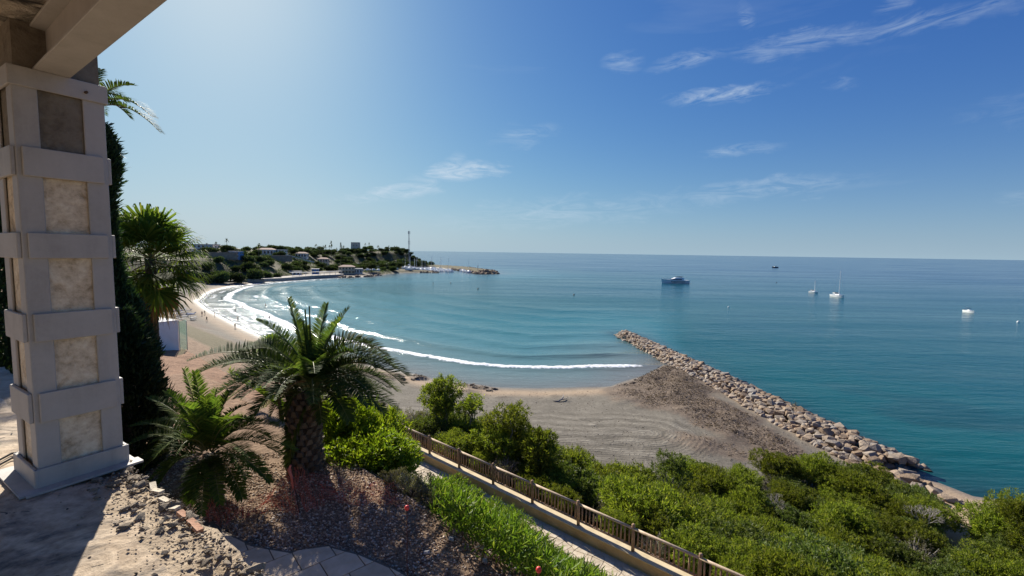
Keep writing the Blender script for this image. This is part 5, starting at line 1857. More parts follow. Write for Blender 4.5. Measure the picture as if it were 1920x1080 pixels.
# low seaweed-covered rocks at the water on the near shore
wr = [hull_mesh('weedy_rock', 16, (1, .7, .3), simple('weedy_rock', (.05, .04, .03), (.13, .1, .075), 5, .9, .6), 950 + i) for i in range(3)]
for i in range(34):
    px = rg.choice([rg.uniform(735, 800), rg.uniform(885, 932), rg.uniform(1150, 1235), rg.uniform(1150, 1235)])
    py = np.interp(px, [735, 800, 885, 932, 1150, 1190, 1235], [705, 714, 724, 731, 732, 714, 693]) + rg.uniform(-2, 5)
    p = on_z(px, py, .25); sz = rg.uniform(.25, .6)
    o = link('weedy_rock', wr[i % 3]); o.location = (p.x, p.y, max(.05, gz(p.x, p.y)) + .08); o.scale = (sz, sz, sz); o.rotation_euler = (rg.uniform(-.2, .2), rg.uniform(-.2, .2), i)
    tag(o, 'small dark weed-covered rock at the edge of the quiet water', 'rock', 'weedy rocks along the near waterline')
# driftwood on the sand
m = MB()
p = on_z(1047, 748, 1.2)
m.tube([(0, 0, .1), (.5, .5, .25), (.9, 1.2, .4), (1.0, 2.0, .55)], [.13, .12, .09, .05], 6); m.tube([(.5, .5, .25), (1.2, .6, .3), (1.8, 1.2, .5)], [.08, .06, .03], 5); m.tube([(-.8, .1, .1), (0, 0, .1)], [.05, .12], 6)
o = m.build('driftwood', M['twig']); o.location = (p.x, p.y, gz(p.x, p.y)); tag(o, 'bleached driftwood log lying on the line of dark seaweed', 'driftwood')
# slender warning pole on the jetty
p = on_z(1487, 778, 1.6)
pole = thing('dry_reed', 'thin dry stalk standing up among the jetty boulders', 'plant', (p.x, p.y, 1.2))
MB().tube([(0, 0, 0), (.05, 0, 1.2), (.1, 0, 2.3)], [.04, .03, .015], 5).build('stalk', M['twig'], pole)
r_ = np.random.default_rng(5)
V, T = leaves_np(np.array([[.1, 0, 1.7]]) + r_.normal(size=(90, 3)) * np.array([.18, .18, .3]), r_.normal(size=(90, 3)) + np.array([0, 0, .6]), np.full(90, .22), np.full(90, .07), r_)
link('seed_head', np_mesh('seed_head', V, None, T, [M['leaf_grey']]), pole)

# ================================================================== headland: trees, houses, tower, mast, marina
def far_tree(seed, h, rx, kind):
    r = np.random.default_rng(seed); rg_ = random.Random(seed)
    root = bpy.data.objects.new('headland_tree', None); COL.objects.link(root)
    blobs = []
    if kind == 'pine':
        for k in range(6):
            th = k * 2.4; rr = rx * .55 * math.sqrt(k / 6)
            blobs.append((rr * math.cos(th), rr * math.sin(th), h * rg_.uniform(.66, .8), rx * .5, rx * .5, h * .17))
    else:
        for k in range(6):
            th = k * 2.4; rr = rx * .55 * math.sqrt(k / 6)
            blobs.append((rr * math.cos(th), rr * math.sin(th), h * rg_.uniform(.35, .65), rx * .5, rx * .5, h * .3))
    V, T = crown_leaves(r, blobs, 420, 5, .75, .36, .3, .6)
    V[:, 2] = np.maximum(V[:, 2], 0)
    link('trunk', limbs(rg_, (0, 0, -.5), [b[:3] for b in blobs[:3]], .22, M['bark'], 'trunk', 5), root)
    link('crown', np_mesh('crown', V, None, T, [M['leaf_head']]), root)
    return root


def far_palm(seed, h):
    rg_ = random.Random(seed)
    root = bpy.data.objects.new('headland_palm', None); COL.objects.link(root)
    MB().tube([(0, 0, -.5), (0, 0, h)], [.22, .16], 6).build('trunk', M['bark'], root)
    V = []; Q = []; k = 0
    for i in range(22):
        az = i * 2.4; el = math.radians(rg_.uniform(-35, 70)); L_ = 2.2
        d = np.array([math.cos(az) * math.cos(el), math.sin(az) * math.cos(el), math.sin(el)]); s = np.array([-math.sin(az), math.cos(az), 0])
        p0 = np.array([0, 0, h]); p1 = p0 + d * L_ * .55 + [0, 0, .15]; p2 = p0 + d * L_ - [0, 0, .55]
        V += [p0 - s * .1, p0 + s * .1, p1 + s * .3, p1 - s * .3, p2 + s * .1, p2 - s * .1]
        Q += [(k, k + 1, k + 2, k + 3), (k + 3, k + 2, k + 4, k + 5)]; k += 6
    link('crown', np_mesh('crown', np.array(V), np.array(Q), None, [M['leaf_head']]), root)
    return root


ft_p = [far_tree(70 + i, 6.5, 4.2, 'pine') for i in range(3)]
ft_b = [far_tree(80 + i, 4.6, 3.6, 'round') for i in range(3)]
fp = [far_palm(90 + i, h) for i, h in enumerate((5.5, 8.0))]
rg = random.Random(77)
# houses first, so trees keep clear of them: px, py(ground), depth
M['stucco'] = simple('stucco', (.62, .58, .52), (.74, .7, .64), .5, .9)
M['stucco_sand'] = simple('stucco_sand', (.5, .42, .32), (.6, .52, .41), .5, .9)
M['yellow'] = simple('yellow_render', (.5, .42, .27), (.58, .5, .34), .5, .9)
M['blue_paint'] = simple('blue_paint', (.05, .17, .38), (.08, .22, .45), .5, .7)
M['tile_roof'] = simple('tile_roof', (.42, .28, .2), (.56, .4, .3), 1.2, .9)
M['roof_grey'] = simple('roof_grey', (.36, .36, .36), (.48, .48, .47), .6, .85)
M['dark_glass'] = simple('dark_glass', (.03, .04, .05), (.05, .065, .08), 1, .15, 0, 0, .6)
M['quay'] = simple('quay', (.3, .27, .23), (.42, .38, .33), .3, .9)
M['stone_wall'] = simple('stone_wall', (.24, .18, .13), (.38, .3, .22), .6, .95, .5)
M['tower_stone'] = simple('tower_stone', (.62, .5, .36), (.74, .62, .47), .35, .95, .4)
houses = []


def house(label, px, Y, w, d, h, floors=2, roof='flat', wall='stucco', rz=0.0, nwin=4, z=None, cat='house', name='villa'):
    p = at_y(px, 480, Y)
    zz = gz(p.x, p.y) if z is None else z
    t = thing(name, label, cat, (p.x, p.y, zz), rz)
    MB().box((0, 0, h / 2 - 1), (w, d, h + 2)).build('wall', M[wall], t)
    if roof == 'hip':
        o_ = .5; rh = 1.6
        m = MB(); W, D = w / 2 + o_, d / 2 + o_
        k = min(W, D) * .8
        m.add([(-W, -D, h), (W, -D, h), (W, D, h), (-W, D, h), (-W + k, 0, h + rh), (W - k, 0, h + rh)], [(0, 1, 5, 4), (1, 2, 5), (2, 3, 4, 5), (3, 0, 4), (3, 2, 1, 0)])
        m.build('roof', M['tile_roof'], t)
    else:
        MB().box((0, 0, h + .18), (w + .9, d + .9, .36)).build('roof', M['roof_grey' if roof == 'grey' else 'stucco'], t)
    fh = h / floors
    for fl in range(floors):
        for k in range(nwin):
            x = -w / 2 + (k + .5) * w / nwin
            wn_ = MB().box((x, -d / 2 - .03, fl * fh + fh * .52), (w / nwin * .5, .12, fh * .5)).build('window', M['dark_glass'], t)
        if fl and floors > 1:
            MB().box((0, -d / 2 - .7, fl * fh), (w * .85, 1.4, .18)).build('balcony', M['stucco'], t)
        for k in range(2):
            sgn = 1 if rz <= 0 else 1
            MB().box((w / 2 + .03, -d / 4 + k * d / 2, fl * fh + fh * .5), (.12, d * .22, fh * .45)).build('window', M['dark_glass'], t)
    houses.append((p.x, p.y, max(w, d) * .62, 1))
    return t


house('terraced white villa at the landward end of the headland', 372, 372, 17, 10, 6.5, 2, 'flat', 'stucco', .1, 5)
house('pale villa with balconies beside the terraced white villa', 392, 395, 14, 9, 7.5, 2, 'grey', 'stucco', .1, 4)
house('sand coloured villa with tiled roof behind the blue house', 428, 392, 13, 9, 5.5, 2, 'hip', 'stucco_sand', .15, 4)
house('low white villa with tiled roof among the pines', 408, 420, 9, 8, 6, 2, 'hip', 'stucco_sand', .1, 3)
house('bright blue house on the slope above the beach corner', 443, 352, 8, 6, 5.0, 2, 'grey', 'blue_paint', .1, 2)
house('long low white villa under the umbrella pines', 500, 452, 16, 9, 5.5, 1, 'hip', 'stucco', .15, 5)
house('white villa with arched porch right of the long low villa', 522, 460, 15, 9, 5.5, 2, 'flat', 'stucco', .15, 5)
house('small pale villa with grey roof between the palms', 566, 510, 12, 8, 5.0, 1, 'hip', 'stucco', .15, 4)
house('low pale villa half hidden in the trees left of the tower', 606, 540, 12, 8, 4.5, 1, 'hip', 'stucco_sand', .15, 4)
house('low villa with pinkish roof on the hill beside the mast', 748, 690, 20, 9, 5.0, 1, 'hip', 'stucco_sand', .2, 5)
house('yellow harbour restaurant with hipped tile roof', 650, 420, 14, 9, 6.6, 2, 'hip', 'yellow', .3, 5, None, 'restaurant', 'harbour_restaurant')
house('flat white annexe beside the yellow harbour restaurant', 671, 428, 8, 7, 4.6, 1, 'grey', 'stucco', .3, 3, None, 'annexe', 'harbour_annexe')
house('small blue boathouse with white door frames', 591, 398, 5.5, 5, 4.8, 1, 'flat', 'blue_paint', .3, 2, None, 'boathouse', 'boathouse')
house('low pale beach bar beside the blue boathouse', 553, 378, 9, 5, 3.0, 1, 'grey', 'stucco', .2, 3, None, 'bar', 'beach_bar')
for i, (px, Y, w, h, lab) in enumerate(((418, 338, 20, 5.5, 'grey stone retaining wall under the villas'), (520, 420, 26, 6, 'brown stone retaining wall on the bluff below the white villas'), (460, 330, 10, 2.5, 'low white garden wall near the beach corner'))):
    p = at_y(px, 480, Y); z = gz(p.x, p.y)
    o = MB().box((0, 0, 0), (w, .8, h)).build('retaining_wall', M['stone_wall' if i < 2 else 'stucco']); o.location = (p.x, p.y, z + h * .3); o.rotation_euler = (0, 0, .15); tag(o, lab, 'wall')
    houses.append((p.x, p.y, w * .3, 1))
# white parapet line along the top promenade
p0 = at_y(535, 480, 470); p1 = at_y(655, 480, 560)
m = MB(); n_ = 16
for k in range(n_):
    a = p0.lerp(p1, k / n_); b = p0.lerp(p1, (k + 1) / n_); a.z = gz(a.x, a.y) + .2; b.z = gz(b.x, b.y) + .2
    m.add([a, b, b + Vector((0, 0, 1.6)), a + Vector((0, 0, 1.6)), a + Vector((.4, .4, 0)), b + Vector((.4, .4, 0)), b + Vector((.4, .4, 1.6)), a + Vector((.4, .4, 1.6))], [(0, 1, 2, 3), (3, 2, 6, 7), (4, 7, 6, 5), (0, 3, 7, 4), (1, 5, 6, 2)])
o = m.build('parapet_wall', M['stucco']); tag(o, 'long white parapet along the top of the headland bluff', 'wall')

# old watchtower
p = at_y(667, 474, 725); z = gz(p.x, p.y) - 1
_tower = 1
tw = thing('watchtower', 'square old stone watchtower above the trees of the headland', 'tower', (p.x, p.y, z), .18)
ztop = at_y(667, 455, 725).z - z
MB().box((0, 0, ztop / 2), (13.4, 13.4, ztop), taper=.92).build('shaft', M['tower_stone'], tw)
MB().box((0, 0, ztop + .25), (12.6, 12.6, .6)).build('cornice', M['tower_stone'], tw)
for x in (-2, 2.2): MB().box((x, -6.42, ztop * .72), (1.0, .4, 1.5)).build('window', M['dark_glass'], tw)
houses.append((p.x, p.y, 6.5, 0))
# telecom mast
p = at_y(767, 495, 700); z = gz(p.x, p.y)
mast = thing('telecom_mast', 'tall slim grey lattice mast at the tip of the headland', 'mast', (p.x, p.y, z))
hm = at_y(767, 433, 700).z - z
leg_off = [(math.cos(a), math.sin(a)) for a in (.5, 2.6, 4.7)]
for c, s in leg_off:
    MB().tube([(c * 1.3, s * 1.3, -1), (c * .8, s * .8, hm)], [.2, .14], 5).build('leg', M['metal'], mast)
m = MB(); nlat = 30
for k in range(nlat):
    for i in range(3):
        r0, r1 = 1.3 - .5 * k / nlat, 1.3 - .5 * (k + 1) / nlat
        a = leg_off[i]; b = leg_off[(i + 1) % 3]
        m.tube([(a[0] * r0, a[1] * r0, hm * k / nlat), (b[0] * r1, b[1] * r1, hm * (k + 1) / nlat)], .09, 4)
m.build('lattice', M['metal'], mast)
for zz, sz in ((.93, 2.2), (.97, 2.2), (.68, 1.6), (.62, 1.3)):
    for c, s in leg_off:
        MB().box((c * 1.5, s * 1.5, hm * zz), (.5, .5, sz), math.atan2(s, c)).build('antenna', M['roof_grey'], mast)
MB().tube([(0, 0, hm - 1), (0, 0, hm + 3)], .08, 4).build('whip_aerial', M['metal'], mast)
houses.append((p.x, p.y, 3, 0))

# trees of the headland: scattered, kept off the houses
taken = []
ntr = 0
FT_LAB = {'p': 'dark umbrella pine on the headland', 'b': 'dark rounded tree on the headland', 'm': 'small palm among the headland trees'}
cand = []
for _ in range(9000):
    x = rg.uniform(-420, -125); y = rg.uniform(285, 790)
    cand.append((x, y))
ca_ = np.array(cand)
zc, _, _, dc, _, hc_ = ground_parts(ca_[:, 0], ca_[:, 1])
hdist = seg_dist(ca_[:, 0], ca_[:, 1], FOOT, True)
cpx, cpy, _ = to_pix(ca_[:, 0], ca_[:, 1], zc + 3)
for i in range(len(cand)):
    if hc_[i] < .5 or hdist[i] > 78 or cpx[i] < 355 or cpx[i] > 812: continue
    x, y = cand[i]
    if ntr > 288: break
    if any((x - a) ** 2 + (y - b) ** 2 < (c + 2.5) ** 2 for a, b, c, _k in houses): continue
    # keep the sight line to the houses open
    blocked = False
    for a, b, c, _k in houses:
        if not _k: continue
        ang = abs(math.atan2(x, y) - math.atan2(a, b)) * math.hypot(a, b)
        if ang < c * .95 and math.hypot(x, y) < math.hypot(a, b) and math.hypot(x, y) > math.hypot(a, b) - 28: blocked = True
    if blocked and rg.random() < .85: continue
    md = 4.6
    if any((x - a) ** 2 + (y - b) ** 2 < md * md for a, b in taken): continue
    taken.append((x, y)); ntr += 1
    hz_ = 'beside the watchtower' if 640 < cpx[i] < 700 else ('near the mast at the tip' if cpx[i] >= 700 else ('among the villas' if cpx[i] < 560 else 'above the harbour road'))
    kind = 'p' if hdist[i] > 26 and rg.random() < .5 else ('m' if hdist[i] > 22 and rg.random() < .13 else 'b')
    pr = {'p': ft_p, 'b': ft_b, 'm': fp}[kind]
    sc = rg.uniform(.9, 1.4)
    place(rg.choice(pr), (x, y, zc[i] - .2), rg.uniform(0, 6.28), sc, ('tall ' if sc > 1.1 else '') + FT_LAB[kind] + ' ' + hz_, 'tree' if kind != 'm' else 'palm', {'p': 'umbrella pines on the headland', 'b': 'rounded trees on the headland', 'm': 'palms on the headland'}[kind] + ' ' + hz_)
print('headland trees', ntr)
# low scrub between the trees: one mass of leafy clumps
def scrub_cover():
    r = np.random.default_rng(91)
    n = 9000
    x = r.uniform(-330, -125, n); y = r.uniform(285, 790, n)
    z, _, _, d_, _, h_ = ground_parts(x, y)
    hd_ = seg_dist(x, y, FOOT, True)
    k = (h_ > .9) & (hd_ < 75) & (fbm(x * .05, y * .05, 3) + .3 * r.random(n) > .52)
    for a, b, c, _k in houses: k &= np.hypot(x - a, y - b) > c * .8
    x, y, z = x[k], y[k], z[k]; n = len(x); per = 14
    P = np.repeat(np.stack([x, y, z + .4], -1), per, 0) + r.normal(size=(n * per, 3)) * np.array([1.3, 1.3, .55])
    V, T = leaves_np(P, r.normal(size=(n * per, 3)) + np.array([0, 0, .8]), .9 * (.6 + .8 * r.random(n * per)), .45 * np.ones(n * per), r)
    print('scrub', n * per)
    return np_mesh('headland_scrub', V, None, T, [M['leaf_head']])


tag(link('headland_scrub', scrub_cover()), 'dark low scrub covering the slopes of the headland', 'scrub', kind='stuff')
# strands of washed-up seaweed over the brown banks
M['weed'] = leaf_mat('weed_strand', (.1, .075, .055), (.22, .17, .125), .1, .9, (.42, .35, .27), .1, .1)


def weed_cover():
    r = np.random.default_rng(92)
    n = 110000
    x = r.uniform(-30, 45, n); y = r.uniform(45, 100, n)
    d_ = shore_d(x, y); w_ = weed_mask(x, y, d_)
    k = (w_ + .55 * (fbm(x * .8, y * .8, 3) - .5) > .56 + .45 * r.random(n)) & (d_ > .5)
    x, y = x[k], y[k]; z = ground_parts(x, y)[0]; n = len(x)
    P = np.stack([x, y, z + .02 + .12 * r.random(n)], -1)
    D_ = r.normal(size=(n, 3)) * np.array([1, 1, .35]) + np.array([0, 0, .15])
    V, T = leaves_np(P, D_, .32 * (.5 + r.random(n)), .09 * (.5 + r.random(n)), r)
    print('weed strands', n)
    return np_mesh('seaweed', V, None, T, [M['weed']])


tag(link('seaweed', weed_cover()), 'brown banks of washed-up seaweed beside the jetty and along the waterline', 'seaweed', kind='stuff')
for i, (px, Y, sc) in enumerate(((650, 712, 1.35), (658, 706, 1.25), (666, 708, 1.2), (674, 705, 1.3), (683, 712, 1.4), (662, 694, 1.3), (671, 692, 1.25), (655, 690, 1.3))):
    p = at_y(px, 480, Y)
    place(ft_b[i % 3], (p.x, p.y, gz(p.x, p.y) - .2), i, (sc, sc, sc * 1.2), 'dark rounded tree at the foot of the watchtower', 'tree', 'trees at the foot of the watchtower')
# single palms that stand clear against the sky
for px, py, Y, lab in ((425, 449, 430, 'tall lone palm above the villas at the landward end'), (405, 455, 430, 'palm beside the tall lone palm'), (388, 457, 420, 'palm above the terraced white villa'), (621, 455, 560, 'tall palm standing clear left of the watchtower'), (639, 458, 570, 'slim palm next to the watchtower'), (610, 461, 560, 'short palm left of the tall clear palm'), (685, 457, 735, 'left one of the twin palms right of the watchtower'), (692, 456, 735, 'right one of the twin palms beside the watchtower'), (729, 461, 735, 'palm on the hill between watchtower and mast'), (740, 462, 740, 'palm just left of the mast')):
    p = at_y(px, py, Y); z = gz(p.x, p.y)
    o = place(fp[1], (p.x, p.y, z), px, 1.0, lab, 'palm', 'palms against the sky on the headland')
    k = max(.5, (p.z - z) / 8.6); o.scale = (1, 1, k)
# big trees at the beach corner
for i, (px, py, Y, sc, lab) in enumerate(((415, 505, 292, 1.5, 'big dark tree at the beach corner below the villas'), (445, 512, 300, 1.5, 'rounded dark tree by the promenade right of the beach corner'), (478, 505, 318, 1.7, 'largest dark tree under the blue house'), (500, 515, 335, 1.2, 'dark tree beside the promenade under the stone wall'), (395, 515, 285, 1.2, 'dark tree nearest the beach corner sand'), (520, 522, 345, .9, 'low rounded tree at the promenade'), (465, 500, 330, 1.5, 'dark tree rising behind the promenade wall'))):
    p = at_y(px, 520, Y)
    place(ft_b[i % 3], (p.x, p.y, gz(p.x, p.y) - .3), i, (sc, sc, sc * 1.1), lab, 'tree', 'big trees at the beach corner')
for t in ft_p + ft_b + fp: remove_tree(t)

# promenade quay under the restaurant
m = MB()
qp = [at_y(px, 515, Y) for px, Y in ((375, 285), (430, 300), (530, 335), (600, 375), (645, 400), (640, 412), (590, 392), (520, 352), (425, 312), (372, 296))]
m.prism([(p.x, p.y) for p in qp], -1, 2.3)
tag(m.build('promenade', M['quay']), kind='structure')
m = MB()
qa = at_y(545, 515, 356); qb = at_y(640, 515, 398)
dd = (qb - qa); ln = dd.length
pg = thing('pergola', 'long low shade roof on posts along the harbour promenade', 'pergola', (qa.x, qa.y, 2.3), math.atan2(dd.y, dd.x))
MB().box((ln / 2, 0, 2.8), (ln, 4, .22)).build('roof', M['roof_grey'], pg)
for k in range(9): MB().box((ln * (k + .1) / 8.4, -1.7, 1.4), (.22, .22, 2.8)).build('post', M['white_plain'], pg)

# rocks round the harbour arms
hr = [hull_mesh('harbour_rock', 14, (1, .8, .7), simple('harbour_rock', (.16, .11, .075), (.34, .25, .17), .6, .95, .5, rnd=.25), 980 + i) for i in range(4)]
arms = [[(-150, 384), (-131, 403), (-127, 430)], [(-104, 497), (-83, 498), (-92, 513)], [(-54, 535), (-36, 482), (-17, 496), (-22, 552)], [(-22, 552), (-70, 668), (-139, 747)], [(-82, 596), (-54, 535)]]
hrt = [thing('harbour_mole', lab, 'mole', (0, 0, 0)) for lab in ('dark low rocks in front of the yellow harbour restaurant', 'short inner harbour arm edged with dark rocks', 'mounded rocky head of the long harbour mole', 'rocky seaward side of the long harbour mole', 'rocky inner side of the long harbour mole')]
for arm, tt in zip(arms, hrt):
    c0 = arm[0]; tt.location = (c0[0], c0[1], 0)
    for (ax, ay), (bx, by) in zip(arm, arm[1:]):
        L_ = math.hypot(bx - ax, by - ay); nseg = int(L_ / 2.6)
        for k in range(nseg):
            for row in range(2):
                u = (k + rg.random()) / nseg
                sz = rg.uniform(1.0, 2.1)
                o = link('rock', hr[rg.randrange(4)], tt)
                x = ax + (bx - ax) * u + rg.uniform(-2.2, 2.2); y = ay + (by - ay) * u + rg.uniform(-2.2, 2.2)
                o.location = (x - c0[0], y - c0[1], max(0, gz(x, y)) * .8 + rg.uniform(-.2, .6) + row * .5)
                o.scale = (sz, sz, sz * .8); o.rotation_euler = (rg.uniform(-.4, .4), rg.uniform(-.4, .4), rg.uniform(0, 6))
for k in range(46):
    sz = rg.uniform(1.4, 2.6); th = rg.uniform(0, 6.28); rr = rg.uniform(0, 11)
    x, y = -30 + rr * math.cos(th) * 1.2, 497 + rr * math.sin(th)
    o = link('rock', hr[k % 4], hrt[2]); o.location = (x - hrt[2].location.x, y - hrt[2].location.y, max(.2, 3.6 - rr * .32)); o.scale = (sz, sz, sz * .8); o.rotation_euler = (rg.random(), rg.random(), th)
p = at_y(896, 506, 520)
bc_ = thing('harbour_beacon', 'small beacon post on the head of the harbour mole', 'beacon', (p.x, p.y, 3))
MB().tube([(0, 0, -1), (0, 0, 5)], [.35, .3], 8).build('post', M['metal'], bc_); MB().tube([(0, 0, 5), (0, 0, 6)], [.5, .4], 8).build('lantern', M['white_plain'], bc_)

# ------------------------------------------------------------------ boats
M['gel'] = simple('gelcoat', (.78, .78, .76), (.84, .84, .83), 1, .3, 0, 0, .5)
M['navy'] = simple('navy', (.03, .04, .06), (.05, .06, .09), 1, .4)


def hull(L_, B_, H_, mi=0, sheer=.25, draft=.3, n=9):
    """boat hull, bow towards +X"""
    m = MB(); rings = []
    for i in range(n):
        u = i / (n - 1); x = -L_ / 2 + L_ * u
        w = B_ / 2 * (1 - max(0, (u - .45) / .55) ** 2.2) * (.86 + .14 * min(1, u * 4))
        zt = H_ * (1 + sheer * u * u)
        rake = L_ * .06 * max(0, (u - .7) / .3)
        rings.append([(x - rake, 0, -draft), (x - rake * .6, w * .75, .0), (x, w, zt), (x, 0, zt + .02), (x, -w, zt), (x - rake * .6, -w * .75, 0)])
    V = [p for r in rings for p in r]; F = []
    for i in range(n - 1):
        for k in range(6):
            F.append((i * 6 + k, i * 6 + (k + 1) % 6, (i + 1) * 6 + (k + 1) % 6, (i + 1) * 6 + k))
    F.append((0, 1, 2, 3, 4, 5)); F.append(tuple((n - 1) * 6 + k for k in (5, 4, 3, 2, 1, 0)))
    return m.add(V, F, mi)


def wedge(m, x0, x1, w, z0, z1, f0=0.0, f1=0.0, mi=0, wt=.82):
    """superstructure block with raked ends; f0/f1 shift of the top at each end"""
    m.add([(x0, -w, z0), (x1, -w, z0), (x1, w, z0), (x0, w, z0), (x0 + f0, -w * wt, z1), (x1 - f1, -w * wt, z1), (x1 - f1, w * wt, z1), (x0 + f0, w * wt, z1)],
          [(0, 3, 2, 1), (4, 5, 6, 7), (0, 1, 5, 4), (1, 2, 6, 5), (2, 3, 7, 6), (3, 0, 4, 7)], mi)
    return m


# big motor yacht
p = on_z(1265, 531, 0)
Ly = 52 / FPX * math.hypot(p.x, p.y) * .98
ya = thing('motor_yacht', 'large white motor yacht with dark windows and flybridge lying offshore', 'yacht', (p.x, p.y, 0), PI + .12)
hull(Ly, Ly * .23, Ly * .105, 0, .45, .8).build('hull', M['gel'], ya)
MB().box((-Ly * .08, 0, Ly * .055), (Ly * .5, Ly * .222, Ly * .02)).build('hull_window', M['dark_glass'], ya)
m = MB(); wedge(m, -Ly * .3, Ly * .24, Ly * .09, Ly * .1, Ly * .165, .3, Ly * .16); m.build('deckhouse', M['gel'], ya)
m = MB(); wedge(m, -Ly * .22, Ly * .2, Ly * .092, Ly * .118, Ly * .152, .3, Ly * .085, 0, .9); m.build('windscreen', M['dark_glass'], ya)
m = MB(); wedge(m, -Ly * .3, Ly * .06, Ly * .085, Ly * .165, Ly * .195, -.2, Ly * .06); m.build('flybridge', M['gel'], ya)
m = MB(); wedge(m, -Ly * .26, -Ly * .04, Ly * .075, Ly * .222, Ly * .235, 0, 0); m.tube([(-Ly * .24, Ly * .06, Ly * .19), (-Ly * .16, Ly * .06, Ly * .225)], .12, 5); m.tube([(-Ly * .24, -Ly * .06, Ly * .19), (-Ly * .16, -Ly * .06, Ly * .225)], .12, 5); m.build('radar_arch', M['navy'], ya)
MB().box((-Ly * .51, 0, .5), (Ly * .07, Ly * .18, .15)).build('swim_platform', M['gel'], ya)
m = MB()
for s in (-1, 1):
    m.tube([(Ly * (.1 + .05 * k), s * Ly * .1 * (1 - .1 * k ** 1.1 * .35), Ly * .165) for k in range(8)], .05, 4)
m.build('bow_rail', M['metal'], ya)


def sailboat(label, px, py, Lm, mast_top, rz, lean=0.0):
    p = on_z(px, py, 0); D = math.hypot(p.x, p.y)
    t = thing('sailboat', label, 'sailboat', (p.x, p.y, 0), rz)
    hull(Lm, Lm * .33, Lm * .12, 0, .3, .4).build('hull', M['gel'], t)
    m = MB(); wedge(m, -Lm * .12, Lm * .2, Lm * .09, Lm * .12, Lm * .175, .2, .5); m.build('cabin', M['gel'], t)
    m = MB(); wedge(m, -Lm * .32, -Lm * .1, Lm * .1, Lm * .19, Lm * .23, .1, .3); m.build('spray_hood', M['navy'], t)
    hm_ = at_y(px, mast_top, p.y).z
    MB().tube([(Lm * .08, 0, Lm * .12), (Lm * .08 + lean * .5, 0, hm_ * .55), (Lm * .08 + lean, 0, hm_)], [.14, .13, .09], 6).build('mast', M['gel'], t)
    MB().tube([(Lm * .08, 0, Lm * .24), (-Lm * .36, 0, Lm * .26)], [.16, .14], 6).build('boom', M['navy'], t)
    m = MB(); m.tube([(Lm * .48, 0, Lm * .16), (Lm * .08 + lean, 0, hm_)], .025, 3); m.tube([(-Lm * .49, 0, Lm * .13), (Lm * .08 + lean, 0, hm_)], .025, 3); m.build('stay', M['metal'], t)
    return t


sailboat('white sailing yacht with a tall bare mast anchored offshore', 1571, 557, 10.5, 508, -1.57)
sailboat('small white boat with a short thin mast near the tall-masted yacht', 1526, 549, 7.0, 526, -1.4)


def motorboat(name, label, px, py, Lm, rz, mat='gel'):
    p = on_z(px, py, 0)
    t = thing(name, label, 'boat', (p.x, p.y, 0), rz)
    hull(Lm, Lm * .36, Lm * .16, 0, .35, .3).build('hull', M[mat], t)
    m = MB(); wedge(m, -Lm * .1, Lm * .18, Lm * .1, Lm * .16, Lm * .24, .1, .5); m.build('cabin', M['gel'], t)
    m = MB(); wedge(m, -Lm * .3, Lm * .02, Lm * .13, Lm * .36, Lm * .38, 0, 0)
    for x in (-.27, -.02):
        for s in (-1, 1): m.tube([(Lm * x, s * Lm * .11, Lm * .15), (Lm * x, s * Lm * .11, Lm * .365)], .03, 4)
    m.build('awning', M['navy'], t)
    m = MB(); wedge(m, -Lm * .55, -Lm * .49, .18, .1, Lm * .2); m.build('outboard', M['navy'], t)
    return t


motorboat('motorboat', 'small white motorboat with dark awning alone on the teal water', 1817, 586, 5.5, -1.75)
motorboat('speedboat', 'dark speedboat far out near the horizon', 1453, 502, 12.5, PI, 'navy')

M['buoy_y'] = simple('buoy_yellow', (.7, .5, .12), (.8, .62, .2), 3, .5)
M['buoy_d'] = simple('buoy_dark', (.05, .05, .055), (.09, .09, .1), 3, .5)


def buoy(px, py, r, mat, label, grp=None):
    p = on_z(px, py, 0); t = thing('buoy', label, 'buoy', (p.x, p.y, 0), 0, grp)
    MB().tube([(0, 0, -r * .4), (0, 0, 0), (0, 0, r * .6), (0, 0, r * 1.05), (0, 0, r * 1.25)], [r * .6, r, r * .95, r * .5, r * .15], 10).build('float', M[mat], t, True)
    MB().tube([(0, 0, r * 1.2), (0, 0, r * 1.8)], r * .12, 5).build('handle', M[mat], t)


buoy(1366, 576, .38, 'gel', 'white round buoy between the big yacht and the jetty')
buoy(1909, 604, .42, 'gel', 'pale buoy beyond the small motorboat')
buoy(1456, 530, .45, 'buoy_d', 'dark buoy between the big yacht and the sailboats')
for px, py in ((845, 531), (896, 542), (1076, 553)):
    buoy(px, py, .5, 'buoy_d', 'dark floating marker on the open bay off the harbour', 'dark markers off the harbour')

# moored boats: one mesh each, too small to show parts
def small_boat(L_, kind):
    m = hull(L_, L_ * .34, L_ * .16, 0, .3, .2)
    if kind == 0:
        wedge(m, -L_ * .15, L_ * .22, L_ * .11, L_ * .16, L_ * .27, .2, .8)
    elif kind == 1:
        wedge(m, -L_ * .05, L_ * .2, L_ * .1, L_ * .16, L_ * .23, .2, .8); m.tube([(L_ * .08, 0, L_ * .16), (L_ * .08, 0, L_ * 1.35)], .12, 4, 0); m.tube([(L_ * .08, 0, L_ * .28), (-L_ * .38, 0, L_ * .3)], .2, 5, 1)
    else:
        wedge(m, -L_ * .3, L_ * .05, L_ * .12, L_ * .3, L_ * .33, 0, 0, 1)
        for x in (-.26, .02):
            for s in (-1, 1): m.tube([(L_ * x, s * L_ * .1, L_ * .15), (L_ * x, s * L_ * .1, L_ * .31)], .06, 4)
    return m.mesh('moored_boat', [M['gel'], M['navy']])


